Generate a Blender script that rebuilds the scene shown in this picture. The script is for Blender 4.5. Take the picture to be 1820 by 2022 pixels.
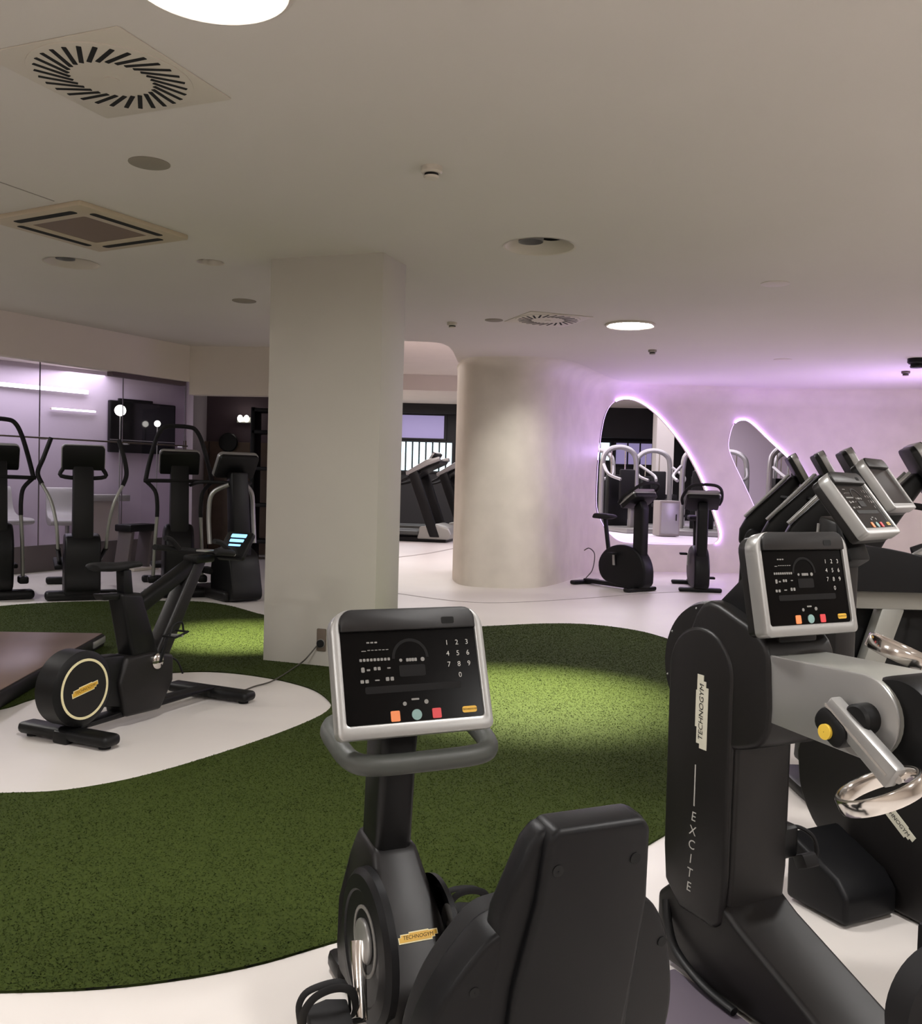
import bpy, bmesh, math, random
import numpy as np
from mathutils import Vector, Matrix
from mathutils.geometry import delaunay_2d_cdt

random.seed(4)
for o in list(bpy.data.objects):
    bpy.data.objects.remove(o)
sc = bpy.context.scene
C = sc.collection
PI = math.pi

# ------------------------------------------------------------------ camera
CAM_H, PITCH, ROLL = 1.40, math.radians(1.95), 0.027
cd = bpy.data.cameras.new('camera')
cam = bpy.data.objects.new('camera', cd)
C.objects.link(cam)
fw = Vector((0, math.cos(PITCH), -math.sin(PITCH)))
r0 = Vector((1, 0, 0)); u0 = r0.cross(fw)
rv = math.cos(ROLL) * r0 + math.sin(ROLL) * u0
uv = -math.sin(ROLL) * r0 + math.cos(ROLL) * u0
cam.matrix_world = Matrix(((rv.x, uv.x, -fw.x, 0), (rv.y, uv.y, -fw.y, 0), (rv.z, uv.z, -fw.z, CAM_H), (0, 0, 0, 1)))
cd.sensor_fit = 'VERTICAL'
cd.sensor_height = 24.0
cd.lens = 24.0 * 1850.0 / 2022.0
cd.clip_start = 0.05
sc.camera = cam

# ------------------------------------------------------------------ world, lights, exposure
wd = bpy.data.worlds.new('world'); sc.world = wd; wd.use_nodes = True
wd.node_tree.nodes['Background'].inputs[0].default_value = (0.9, 0.85, 0.8, 1)
wd.node_tree.nodes['Background'].inputs[1].default_value = 0.02
vs = sc.view_settings
vs.view_transform = 'Standard'; vs.look = 'None'; vs.gamma = 1.0; vs.exposure = 0.0
try: vs.use_curve_mapping = False
except Exception: pass
sc.cycles.use_denoising = True
sc.cycles.max_bounces = 10
sc.cycles.diffuse_bounces = 5
sc.cycles.sample_clamp_indirect = 6.0

LAMP_STRENGTH = 122.0
WARM = (1.0, 0.965, 0.90)

def spot(name, loc, aim, power, ang, blend=0.6, col=WARM, rad=0.04):
    l = bpy.data.lights.new(name, 'SPOT'); l.energy = power; l.spot_size = math.radians(ang); l.spot_blend = blend
    l.color = col; l.shadow_soft_size = rad
    o = bpy.data.objects.new(name, l); C.objects.link(o); o.location = loc
    o.rotation_euler = (Vector(aim) - Vector(loc)).to_track_quat('-Z', 'Y').to_euler()
    return o

def area(name, loc, aim, power, sx, sy, col=(1, 1, 1)):
    l = bpy.data.lights.new(name, 'AREA'); l.shape = 'RECTANGLE'; l.size = sx; l.size_y = sy; l.energy = power; l.color = col
    o = bpy.data.objects.new(name, l); C.objects.link(o); o.location = loc
    o.rotation_euler = (Vector(aim) - Vector(loc)).to_track_quat('-Z', 'Y').to_euler()
    return o

PURPLE = (0.62, 0.42, 1.0)
spot('turf_spot', (0.485, 6.43, 2.96), (0.45, 6.05, 0), 3300, 46, 1.0, (1.0, 0.94, 0.78))
spot('turf_spot', (-1.95, 7.15, 2.96), (-1.85, 8.0, 0), 3500, 36, 1.0, (1.0, 0.94, 0.78))
spot('column_spot', (0.80, 10.2, 2.96), (1.0, 12.4, 1.1), 120, 56, 0.9)
spot('column_spot', (-0.6, 12.0, 2.96), (-0.55, 12.6, 0), 60, 50, 0.8)
# light beyond the setting in view: the far hall, the glass room; unseen purple fills added for the ceiling
area('far_hall_light', (-0.3, 16.0, 3.85), (-0.3, 16.0, 0), 190, 3.0, 5.0, (1, 0.93, 0.92))
area('far_hall_light', (4.0, 20.0, 3.4), (4.0, 20.0, 0), 260, 5.0, 5.0, (0.93, 0.84, 1))
area('far_hall_light', (-1.0, 25.0, 3.45), (-1.0, 25.0, 0), 160, 3.0, 2.0, (1, 0.95, 0.95))
o_ = area('glass_room_light', (-6.35, 13.45, 2.93), (-6.35, 13.45, 0), 50, 0.7, 3.6, (0.90, 0.82, 1.0)); o_.rotation_euler = (0, 0, math.radians(-23.6))
area('purple_ceiling_fill', (6.3, 12.6, 1.5), (4.6, 13.4, 3.0), 62, 0.6, 2.2, PURPLE)
area('purple_ceiling_fill', (3.1, 14.6, 1.9), (3.0, 13.0, 3.0), 12, 2.2, 0.2, PURPLE)

# ------------------------------------------------------------------ materials
def lin(c):
    return tuple(((x / 255) / 12.92 if x / 255 <= 0.04045 else ((x / 255 + 0.055) / 1.055) ** 2.4) for x in c)

def mat(name, col, rough=0.5, metal=0.0, spec=0.5, noise=0.0, scale=20.0, bump=0.0, emit=None, estr=0.0):
    m = bpy.data.materials.new(name); m.use_nodes = True
    nt = m.node_tree; b = nt.nodes['Principled BSDF']
    c = lin(col)
    b.inputs['Base Color'].default_value = (*c, 1); b.inputs['Roughness'].default_value = rough
    b.inputs['Metallic'].default_value = metal
    b.inputs['Specular IOR Level'].default_value = spec
    if emit is not None:
        b.inputs['Emission Color'].default_value = (*emit, 1); b.inputs['Emission Strength'].default_value = estr
    if noise or bump:
        tc = nt.nodes.new('ShaderNodeTexCoord'); nz = nt.nodes.new('ShaderNodeTexNoise')
        nz.inputs['Scale'].default_value = scale; nz.inputs['Detail'].default_value = 4
        nt.links.new(tc.outputs['Object'], nz.inputs['Vector'])
        if noise:
            cr = nt.nodes.new('ShaderNodeValToRGB')
            cr.color_ramp.elements[0].position = 0.3; cr.color_ramp.elements[1].position = 0.7
            cr.color_ramp.elements[0].color = (*[max(0, x * (1 - noise)) for x in c], 1)
            cr.color_ramp.elements[1].color = (*[min(1, x * (1 + noise)) for x in c], 1)
            nt.links.new(nz.outputs['Fac'], cr.inputs['Fac']); nt.links.new(cr.outputs['Color'], b.inputs['Base Color'])
        if bump:
            bp = nt.nodes.new('ShaderNodeBump'); bp.inputs['Strength'].default_value = bump; bp.inputs['Distance'].default_value = 0.01
            nt.links.new(nz.outputs['Fac'], bp.inputs['Height']); nt.links.new(bp.outputs['Normal'], b.inputs['Normal'])
    return m

M = dict(
    floor=mat('white_resin_floor', (212, 206, 201), 0.38, noise=0.03, scale=1.3),
    ceiling=mat('matt_white_ceiling', (206, 200, 194), 0.9, noise=0.015, scale=0.8),
    wall=mat('white_plaster', (212, 203, 193), 0.85, noise=0.02, scale=1.5, bump=0.02),
    plaster=mat('trowelled_plaster', (206, 199, 188), 0.55, noise=0.06, scale=3.2, bump=0.12),
    pillar=mat('painted_pillar', (190, 186, 177), 0.7, noise=0.02, scale=2.0),
    black=mat('black_plastic', (22, 20, 20), 0.42, spec=0.33, noise=0.08, scale=60),
    jet=mat('jet_black_plastic', (9, 9, 10), 0.45, spec=0.28),
    gloss=mat('gloss_black_panel', (7, 6, 6), 0.2, spec=0.09),
    soft=mat('dark_grey_moulded_plastic', (12, 12, 14), 0.46, spec=0.22, bump=0.02, scale=300),
    rubber=mat('black_rubber', (18, 17, 18), 0.7, spec=0.3),
    grip=mat('grey_rubber_grip', (66, 68, 64), 0.5, spec=0.4),
    silver=mat('silver_painted_metal', (158, 157, 155), 0.34, 0.55),
    silver2=mat('matt_silver_metal', (150, 150, 144), 0.42, 0.45),
    chrome=mat('polished_metal', (215, 210, 205), 0.14, 1.0),
    violetplate=mat('violet_grey_rubber_plate', (112, 103, 116), 0.6),
    white=mat('white_print', (172, 170, 164), 0.5),
    grey=mat('grey_print', (118, 116, 112), 0.5),
    dim=mat('dark_grey_print', (26, 25, 25), 0.4, spec=0.08),
    plate=mat('pale_print', (200, 197, 180), 0.5),
    gold=mat('gold_print', (205, 160, 52), 0.45),
    cream=mat('cream_print', (224, 214, 170), 0.5),
    orange=mat('orange_key', (226, 132, 78), 0.5),
    teal=mat('grey_teal_key', (120, 150, 146), 0.5),
    red=mat('red_key', (200, 62, 66), 0.5),
    yellow=mat('yellow_cap', (226, 190, 70), 0.4),
    vent=mat('white_enamel', (200, 192, 180), 0.5),
    dark=mat('dark_void', (8, 8, 8), 0.9),
    cassette=mat('cream_plastic', (186, 172, 150), 0.5),
    grille=mat('brown_grille', (120, 102, 90), 0.6),
    speaker=mat('grey_speaker_mesh', (138, 130, 118), 0.8),
    board=mat('brown_deck', (118, 98, 88), 0.3, noise=0.08, scale=3),
    lamp=mat('lamp_diffuser', (255, 250, 240), 0.5, emit=(1.0, 0.975, 0.955), estr=LAMP_STRENGTH),
    led=mat('purple_led', (255, 255, 255), 0.5, emit=(0.52, 0.26, 1.0), estr=19.0),
    lipglow=mat('lit_lip_glow', (230, 215, 240), 0.5, emit=(0.70, 0.50, 1.0), estr=1.2),
    screenblue=mat('lit_blue_screen', (120, 190, 255), 0.4, emit=(0.25, 0.55, 1.0), estr=1.6),
    lavender=mat('lavender_wall', (196, 184, 194), 0.8),
    line=mat('white_light_line', (255, 255, 255), 0.5, emit=(0.95, 0.90, 1.0), estr=3.0),
    globe=mat('reflection_glow', (255, 255, 255), 0.5, emit=(1.0, 0.95, 0.85), estr=10.0),
    tv=mat('television_glass', (12, 13, 14), 0.12, spec=0.5),
    wood=mat('brown_wood_panel', (92, 74, 62), 0.5, noise=0.15, scale=6),
    plum=mat('plum_wall', (88, 72, 80), 0.7),
    plinth=mat('dark_grey_plinth', (92, 84, 84), 0.6),
    fascia=mat('black_fascia', (18, 17, 20), 0.7),
    cityglow=mat('bright_window', (200, 230, 240), 0.4, emit=(0.72, 0.92, 1.0), estr=1.3),
    violetwin=mat('violet_window', (120, 110, 150), 0.4, emit=(0.33, 0.28, 0.52), estr=0.6),
    platform=mat('bright_white_platform', (236, 230, 240), 0.5),
    cable=mat('grey_cable', (70, 66, 60), 0.6),
    socket=mat('grey_brown_socket', (98, 86, 74), 0.5),
    groove=mat('grey_groove', (150, 144, 138), 0.7),
)
# turf
def turf_mat():
    m = bpy.data.materials.new('artificial_grass'); m.use_nodes = True; nt = m.node_tree; b = nt.nodes['Principled BSDF']
    tc = nt.nodes.new('ShaderNodeTexCoord'); n1 = nt.nodes.new('ShaderNodeTexNoise'); n1.inputs['Scale'].default_value = 90; n1.inputs['Detail'].default_value = 2
    nt.links.new(tc.outputs['Object'], n1.inputs['Vector'])
    cr = nt.nodes.new('ShaderNodeValToRGB')
    cr.color_ramp.elements[0].position = 0.3; cr.color_ramp.elements[0].color = (*lin((43, 55, 9)), 1)
    cr.color_ramp.elements[1].position = 0.75; cr.color_ramp.elements[1].color = (*lin((53, 64, 13)), 1)
    nt.links.new(n1.outputs['Fac'], cr.inputs['Fac']); nt.links.new(cr.outputs['Color'], b.inputs['Base Color'])
    nv = nt.nodes.new('ShaderNodeCombineXYZ'); nv.inputs[2].default_value = 1.0; nt.links.new(nv.outputs[0], b.inputs['Normal'])
    b.inputs['Roughness'].default_value = 0.85; b.inputs['Specular IOR Level'].default_value = 0.2
    return m
M['turf'] = turf_mat()
def glass_mat():
    m = bpy.data.materials.new('clear_glass'); m.use_nodes = True; nt = m.node_tree
    nt.nodes.remove(nt.nodes['Principled BSDF']); out = nt.nodes['Material Output']
    tr = nt.nodes.new('ShaderNodeBsdfTransparent'); tr.inputs[0].default_value = (0.93, 0.93, 0.95, 1)
    gl = nt.nodes.new('ShaderNodeBsdfGlossy'); gl.inputs['Roughness'].default_value = 0.02
    fr = nt.nodes.new('ShaderNodeFresnel'); fr.inputs[0].default_value = 1.5
    mx = nt.nodes.new('ShaderNodeMixShader')
    ge = nt.nodes.new('ShaderNodeNewGeometry'); mu = nt.nodes.new('ShaderNodeMath'); mu.operation = 'MULTIPLY_ADD'
    nt.links.new(ge.outputs['Backfacing'], mu.inputs[0]); mu.inputs[1].default_value = -1.0; mu.inputs[2].default_value = 1.0
    m2 = nt.nodes.new('ShaderNodeMath'); m2.operation = 'MULTIPLY'
    nt.links.new(mu.outputs[0], m2.inputs[0]); nt.links.new(fr.outputs[0], m2.inputs[1]); fr.inputs[0].default_value = 1.45
    nt.links.new(m2.outputs[0], mx.inputs[0]); nt.links.new(tr.outputs[0], mx.inputs[1]); nt.links.new(gl.outputs[0], mx.inputs[2])
    nt.links.new(mx.outputs[0], out.inputs[0])
    return m
M['glass'] = glass_mat()

# ------------------------------------------------------------------ mesh helpers
def XZ(y0=0.0):      # prism in the x-z plane, extruded along +y
    return lambda a, b, c: Vector((a, y0 + c, b))
def YZ(x0=0.0):      # prism in the y-z plane, extruded along +x
    return lambda a, b, c: Vector((x0 + c, a, b))
def XY(z0=0.0):
    return lambda a, b, c: Vector((a, b, z0 + c))
def FR(o, u, v, n):
    o, u, v, n = Vector(o), Vector(u).normalized(), Vector(v).normalized(), Vector(n).normalized()
    return lambda a, b, c: o + a * u + b * v + c * n

def spline(pts, n=8, closed=False):
    P = [Vector(p) for p in pts]; out = []; L = len(P)
    rng = range(L if closed else L - 1)
    for i in rng:
        if closed: p0, p1, p2, p3 = P[(i - 1) % L], P[i], P[(i + 1) % L], P[(i + 2) % L]
        else: p0, p1, p2, p3 = P[max(i - 1, 0)], P[i], P[i + 1], P[min(i + 2, L - 1)]
        for k in range(n):
            t = k / n
            out.append(0.5 * ((2 * p1) + (p2 - p0) * t + (2 * p0 - 5 * p1 + 4 * p2 - p3) * t * t + (3 * p1 - p0 - 3 * p2 + p3) * t ** 3))
    if not closed: out.append(P[-1])
    return out

def rrect(w, h, r, n=5, cx=0.0, cy=0.0, rb=None):
    pts = []
    rb = r if rb is None else rb
    for (sx, sy, a0, rr) in ((1, 1, 0, r), (-1, 1, 90, r), (-1, -1, 180, rb), (1, -1, 270, rb)):
        for k in range(n + 1):
            a = math.radians(a0 + 90 * k / n)
            pts.append((cx + sx * (w / 2 - rr) + rr * math.cos(a), cy + sy * (h / 2 - rr) + rr * math.sin(a)))
    return pts

def circ(r, n=32, cx=0, cy=0, ry=None):
    ry = r if ry is None else ry
    return [(cx + r * math.cos(2 * PI * k / n), cy + ry * math.sin(2 * PI * k / n)) for k in range(n)]

_text = {}
def text_mesh(s):
    if s not in _text:
        cu = bpy.data.curves.new('lettering', 'FONT'); cu.body = s; cu.size = 1.0; cu.extrude = 0.0; cu.align_x = 'CENTER'; cu.align_y = 'CENTER'
        cu.resolution_u = 3
        o = bpy.data.objects.new('lettering', cu); C.objects.link(o)
        dg = bpy.context.evaluated_depsgraph_get(); dg.update()
        me = bpy.data.meshes.new_from_object(o.evaluated_get(dg))
        bpy.data.objects.remove(o); bpy.data.curves.remove(cu)
        _text[s] = me
    return _text[s]

class MB:
    def __init__(s): s.bm = bmesh.new()
    def add(s, b):
        me = bpy.data.meshes.new('t'); b.to_mesh(me); b.free(); s.bm.from_mesh(me); bpy.data.meshes.remove(me); return s
    def bev(s, b, w, seg=2, ang=30):
        if w > 0:
            es = [e for e in b.edges if len(e.link_faces) == 2 and e.calc_face_angle(0) > math.radians(ang)]
            if es: bmesh.ops.bevel(b, geom=es, offset=w, offset_type='OFFSET', segments=seg, profile=0.5, affect='EDGES', clamp_overlap=True)
    def box(s, c, d, bevel=0.0, rot=None, seg=2):
        b = bmesh.new(); bmesh.ops.create_cube(b, size=1.0)
        bmesh.ops.scale(b, vec=Vector(d), verts=b.verts)
        s.bev(b, bevel, seg)
        if rot is not None: bmesh.ops.transform(b, matrix=rot.to_4x4(), verts=b.verts)
        bmesh.ops.translate(b, vec=Vector(c), verts=b.verts)
        return s.add(b)
    def prism(s, pts, f, d0, d1, bevel=0.0, seg=2, taper=1.0):
        b = bmesh.new(); n = len(pts)
        cx = sum(p[0] for p in pts) / n; cy = sum(p[1] for p in pts) / n
        A = [b.verts.new(f(p[0], p[1], d0)) for p in pts]
        B = [b.verts.new(f(cx + (p[0] - cx) * taper, cy + (p[1] - cy) * taper, d1)) for p in pts]
        b.faces.new(A[::-1]); b.faces.new(B)
        for i in range(n): b.faces.new((A[i], A[(i + 1) % n], B[(i + 1) % n], B[i]))
        bmesh.ops.recalc_face_normals(b, faces=b.faces)
        s.bev(b, bevel, seg)
        return s.add(b)
    def ring(s, outer, inner, f, d0, d1, bevel=0.0):
        b = bmesh.new(); n = len(outer)
        V = [[b.verts.new(f(p[0], p[1], d)) for p in L] for (L, d) in ((outer, d0), (inner, d0), (outer, d1), (inner, d1))]
        for i in range(n):
            j = (i + 1) % n
            b.faces.new((V[0][i], V[0][j], V[1][j], V[1][i])); b.faces.new((V[2][i], V[3][i], V[3][j], V[2][j]))
            b.faces.new((V[0][i], V[2][i], V[2][j], V[0][j])); b.faces.new((V[1][i], V[1][j], V[3][j], V[3][i]))
        bmesh.ops.recalc_face_normals(b, faces=b.faces)
        s.bev(b, bevel)
        return s.add(b)
    def tube(s, pts, r, n=10, closed=False, sm=6, rr=None, flat=1.0):
        P = spline(pts, sm, closed) if sm > 1 else [Vector(p) for p in pts]
        L = len(P); b = bmesh.new(); rings = []
        up = Vector((0, 0, 1)); prev = None
        for i, p in enumerate(P):
            a = P[(i + 1) % L] if (closed or i < L - 1) else P[i]; c = P[(i - 1) % L] if (closed or i > 0) else P[i]
            t = (a - c).normalized()
            if prev is None:
                x = t.cross(up)
                if x.length < 1e-3: x = t.cross(Vector((0, 1, 0)))
                x.normalize()
            else:
                x = (prev - t * prev.dot(t)).normalized()
            prev = x; y = t.cross(x)
            q = r if rr is None else rr[0] + (rr[1] - rr[0]) * i / max(1, L - 1)
            rings.append([b.verts.new(p + q * (math.cos(2 * PI * k / n) * x + flat * math.sin(2 * PI * k / n) * y)) for k in range(n)])
        for i in range(L if closed else L - 1):
            R0, R1 = rings[i], rings[(i + 1) % L]
            for k in range(n): b.faces.new((R0[k], R0[(k + 1) % n], R1[(k + 1) % n], R1[k]))
        if not closed: b.faces.new(rings[0][::-1]); b.faces.new(rings[-1])
        bmesh.ops.recalc_face_normals(b, faces=b.faces)
        return s.add(b)
    def lathe(s, prof, f, n=40, caps=True):    # prof: (radius, c) pairs; f(a,b,c)
        b = bmesh.new(); rings = []
        for (r, c) in prof: rings.append([b.verts.new(f(r * math.cos(2 * PI * k / n), r * math.sin(2 * PI * k / n), c)) for k in range(n)])
        for i in range(len(prof) - 1):
            for k in range(n): b.faces.new((rings[i][k], rings[i][(k + 1) % n], rings[i + 1][(k + 1) % n], rings[i + 1][k]))
        if caps: b.faces.new(rings[0][::-1]); b.faces.new(rings[-1])
        bmesh.ops.recalc_face_normals(b, faces=b.faces)
        return s.add(b)
    def ball(s, c, r, sc_=(1, 1, 1), n=16):
        b = bmesh.new(); bmesh.ops.create_uvsphere(b, u_segments=n, v_segments=n // 2 + 2, radius=r)
        bmesh.ops.scale(b, vec=Vector(sc_), verts=b.verts); bmesh.ops.translate(b, vec=Vector(c), verts=b.verts)
        return s.add(b)
    def text(s, t, f, size, c=0.0006, sx=1.0, slant=0.0, rot=0.0, at=(0, 0)):
        b = bmesh.new(); b.from_mesh(text_mesh(t)); cr, sr = math.cos(rot), math.sin(rot)
        for v in b.verts:
            x, y = (v.co.x * sx + slant * v.co.y) * size, v.co.y * size
            v.co = f(at[0] + x * cr - y * sr, at[1] + x * sr + y * cr, c)
        return s.add(b)
    def build(s, name, m, parent=None, sharp=32, smooth=True, loc=None):
        bm = s.bm
        if smooth:
            lim = math.radians(sharp)
            for f_ in bm.faces: f_.smooth = True
            for e in bm.edges:
                if len(e.link_faces) == 2 and e.calc_face_angle(0) > lim: e.smooth = False
        me = bpy.data.meshes.new(name); bm.to_mesh(me); bm.free()
        me.materials.append(M[m] if isinstance(m, str) else m)
        o = bpy.data.objects.new(name, me); C.objects.link(o)
        if parent is not None: o.parent = parent
        if loc is not None: o.location = loc
        return o

def thing(name, label, cat, loc=(0, 0, 0), rot=0.0, group=None):
    o = bpy.data.objects.new(name, None); C.objects.link(o); o.empty_display_size = 0.1
    o.location = loc; o.rotation_euler = (0, 0, math.radians(rot)); o['label'] = label; o['category'] = cat
    if group: o['group'] = group
    return o
def tag(o, label, cat, group=None):
    o['label'] = label; o['category'] = cat
    if group: o['group'] = group
    return o
def struct(o): o['kind'] = 'structure'; return o
def dup(root, loc, rot, label=None):
    r = root.copy(); C.objects.link(r); r.location = loc; r.rotation_euler = (0, 0, math.radians(rot))
    if label: r['label'] = label
    for ch in list(root.children):
        c = ch.copy(); C.objects.link(c); c.parent = r
        for g in list(ch.children):
            d = g.copy(); C.objects.link(d); d.parent = c
    return r

# ------------------------------------------------------------------ planar surfaces with holes
def cdt(outer, holes, extra=()):
    vs_ = [Vector(p) for p in outer]; es = [(i, (i + 1) % len(outer)) for i in range(len(outer))]
    for h in holes:
        b0 = len(vs_); vs_ += [Vector(p) for p in h]; es += [(b0 + i, b0 + (i + 1) % len(h)) for i in range(len(h))]
    vs_ += [Vector(p) for p in extra]
    V, E_, F, *_r = delaunay_2d_cdt(vs_, es, [], 0, 1e-5)
    def inside(p, poly):
        c = False; n = len(poly)
        for i in range(n):
            x0, y0 = poly[i][0], poly[i][1]; x1, y1 = poly[(i + 1) % n][0], poly[(i + 1) % n][1]
            if (y0 > p[1]) != (y1 > p[1]) and p[0] < (x1 - x0) * (p[1] - y0) / (y1 - y0) + x0: c = not c
        return c
    keep = []
    for f_ in F:
        cx = sum(V[i].x for i in f_) / len(f_); cy = sum(V[i].y for i in f_) / len(f_)
        if inside((cx, cy), outer) and not any(inside((cx, cy), h) for h in holes): keep.append(f_)
    return V, keep, inside

def sheet(name, outer, holes, fz, m, parent=None, extra=(), flip=False):
    V, F, _ = cdt(outer, holes, extra)
    me = bpy.data.meshes.new(name); me.from_pydata([fz(v.x, v.y) for v in V], [], [tuple(f_[::-1] if flip else f_) for f_ in F])
    me.update(); me.materials.append(M[m]); o = bpy.data.objects.new(name, me); C.objects.link(o)
    if parent: o.parent = parent
    return o

CEIL = 3.0
# ================================================================== STRUCTURE
struct(MB().box((0.5, 12.0, -0.05), (26, 36, 0.1)).build('floor', 'floor', smooth=False))

# plan of the sculpted wall: round column that sweeps into the wall of the two openings
PLAN = [(-0.02, 14.6), (-0.10, 13.6), (-0.057, 12.85), (0.10, 12.38), (0.623, 12.21), (1.04, 12.40), (1.365, 12.95), (1.72, 13.80), (2.13, 14.62), (2.75, 15.06), (3.6, 15.18), (5.0, 15.28), (6.6, 15.0), (8.4, 14.2)]
plan = [Vector((p.x, p.y)) for p in spline([(x, y, 0) for x, y in PLAN], 12)]
plen = [0.0]
for i in range(1, len(plan)): plen.append(plen[-1] + (plan[i] - plan[i - 1]).length)
def plan_at(s):
    s = max(0.0, min(plen[-1] - 1e-6, s))
    lo = 0
    while lo < len(plen) - 2 and plen[lo + 1] < s: lo += 1
    t = (s - plen[lo]) / (plen[lo + 1] - plen[lo]); p = plan[lo].lerp(plan[lo + 1], t)
    a = plan[max(0, lo - 1)]; b = plan[min(len(plan) - 1, lo + 2)]; d_ = (b - a).normalized()
    return p, Vector((d_.y, -d_.x))
COVE = 0.28
def wall_pt(s, z, off=0.0):
    p, n = plan_at(s)
    k = 0.0
    f_ = min(1.0, max(0.0, (s - 1.7) / 1.6)); f_ = 0.06 + 0.94 * f_ * f_ * (3 - 2 * f_); cv = COVE * f_
    if z > CEIL - cv:
        q = z - (CEIL - cv); k = cv - math.sqrt(max(0.0, cv * cv - q * q))
    q2 = p + n * (k + off)
    return Vector((q2.x, q2.y, z))

OP1 = [(5.711, 1.047), (5.696, 1.519), (5.746, 1.993), (5.843, 2.392), (5.989, 2.62), (6.17, 2.73), (6.366, 2.77), (6.605, 2.735), (6.872, 2.58), (7.158, 2.30), (7.439, 1.949), (7.666, 1.57), (7.833, 1.204), (7.976, 0.837), (8.04, 0.60), (7.96, 0.482), (7.69, 0.459), (7.014, 0.454), (6.391, 0.48), (6.123, 0.596), (5.906, 0.768)]
OP2 = [(8.126, 2.035), (8.136, 2.241), (8.196, 2.424), (8.312, 2.501), (8.48, 2.465), (8.803, 2.178), (9.137, 1.873), (9.469, 1.495), (9.676, 1.214), (9.76, 0.93), (9.577, 0.757), (9.021, 0.719), (8.69, 0.854), (8.582, 1.1), (8.42, 1.426), (8.238, 1.767)]
loops = [[(p.x, p.y) for p in spline([(a, b_, 0) for a, b_ in OP], 5, True)] for OP in (OP1, OP2)]
SMAX = plen[-1]
extra = []
zs = [0.4, 0.8, 1.2, 1.6, 2.0, 2.4, 2.72, 2.78, 2.84, 2.89, 2.93, 2.96, 2.985, 2.995]
ns = 150
def near_loop(p):
    return any((p[0] - q[0]) ** 2 + (p[1] - q[1]) ** 2 < 0.0016 for L_ in loops for q in L_)
for i in range(1, ns):
    for z in zs:
        p = (SMAX * i / ns, z)
        if not near_loop(p): extra.append(p)
outer = [(SMAX * i / ns, 0.0) for i in range(ns + 1)] + [(SMAX, z) for z in zs] + [(SMAX * i / ns, CEIL) for i in range(ns, -1, -1)] + [(0.0, z) for z in zs[::-1]]
V, F, _ = cdt(outer, loops, extra)
bm = bmesh.new()
vv = [bm.verts.new(wall_pt(v.x, v.y)) for v in V]
for f_ in F:
    try: bm.faces.new([vv[i] for i in f_])
    except ValueError: pass
bmesh.ops.recalc_face_normals(bm, faces=bm.faces)
for f_ in bm.faces: f_.smooth = True
me = bpy.data.meshes.new('wall_sculpted'); bm.to_mesh(me); bm.free(); me.materials.append(M['plaster'])
wall = bpy.data.objects.new('wall_sculpted', me); C.objects.link(wall); struct(wall)
# thickness of the wall seen inside the openings
for L_ in loops:
    bm = bmesh.new(); n = len(L_)
    A_ = [bm.verts.new(wall_pt(a, z, 0.0)) for a, z in L_]; B_ = [bm.verts.new(wall_pt(a, z, -0.09)) for a, z in L_]
    for i in range(n): bm.faces.new((A_[i], A_[(i + 1) % n], B_[(i + 1) % n], B_[i]))
    for f_ in bm.faces: f_.smooth = True
    me = bpy.data.meshes.new('reveal'); bm.to_mesh(me); bm.free(); me.materials.append(M['wall'])
    ob = bpy.data.objects.new('reveal', me); C.objects.link(ob); ob.parent = wall
# light strips on the openings; left lips get an added glow, no strip there
def strip(L_, i0, i1, label, r, m='led'):
    P = [wall_pt(a, z, 0.018) for a, z in (L_[i0:i1] if i0 < i1 else L_[i0:] + L_[:i1])]
    tag(MB().tube(P, r, 8, sm=1).build('led_strip', m), label, 'light strip', 'purple light strips round the wall openings')
strip(loops[0], 24, 76, 'bright purple light strip edging the large wall opening behind the upright bikes', 0.012)
strip(loops[0], 80, 24, 'thin lit left lip of the large wall opening built as a dim purple glow', 0.005, 'lipglow')
strip(loops[1], 11, 50, 'bright purple light strip edging the small wall opening above the slant necked trainers', 0.012)
strip(loops[1], 64, 11, 'thin lit left lip of the small wall opening built as a dim purple glow', 0.005, 'lipglow')
# raised bright floor behind the openings
struct(MB().box((5.2, 20.6, 0.22), (7.0, 10.4, 0.46)).build('floor_platform', 'platform', smooth=False))

# ceiling with the recess holes
RECESS = [((0.485, 6.43), 0.235), ((-3.07, 7.33), 0.20), ((-1.953, 7.17), 0.10)]
EDGE = [(-1.27, 11.75), (-1.25, 10.9), (-0.70, 10.91), (-0.42, 10.93), (-0.29, 11.0), (-0.20, 11.25), (-0.15, 11.7), (-0.12, 12.3), (-0.10, 12.8)]
col_in = [(0.1, 12.8), (0.6, 12.6), (1.0, 12.8), (1.3, 13.4), (1.7, 14.2), (2.2, 15.0), (2.9, 15.4), (3.6, 15.5), (5.0, 15.6), (6.8, 15.3), (8.8, 14.4)]
outer = [(-12, -4), (9, -4), (8.9, 14.3)] + col_in[::-1][1:] + EDGE[::-1] + [(-3.45, 11.95), (-4.76, 9.53), (-8.0, 3.5), (-12, 3.5)]
holes = [circ(r, 28, c[0], c[1]) for c, r in RECESS]
ceil = sheet('ceiling', outer, holes, lambda x, y: Vector((x, y, CEIL)), 'ceiling')
struct(ceil)
# rim of the ceiling where it stops in front of the taller hall
b = MB()
for i in range(1, len(EDGE) - 1):
    p, q = EDGE[i], EDGE[i + 1]
    n = Vector((q[1] - p[1], -(q[0] - p[0]))).normalized() * 0.0
    b.prism([(p[0], CEIL), (q[0], CEIL), (q[0], 4.1), (p[0], 4.1)], lambda a, z, c, p=p, q=q: Vector((a, p[1] + (q[1] - p[1]) * ((a - p[0]) / (q[0] - p[0]) if abs(q[0] - p[0]) > 1e-6 else 0) - c, z)), -0.06, 0.0)
struct(b.build('trim_1', 'ceiling', smooth=False))

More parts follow.
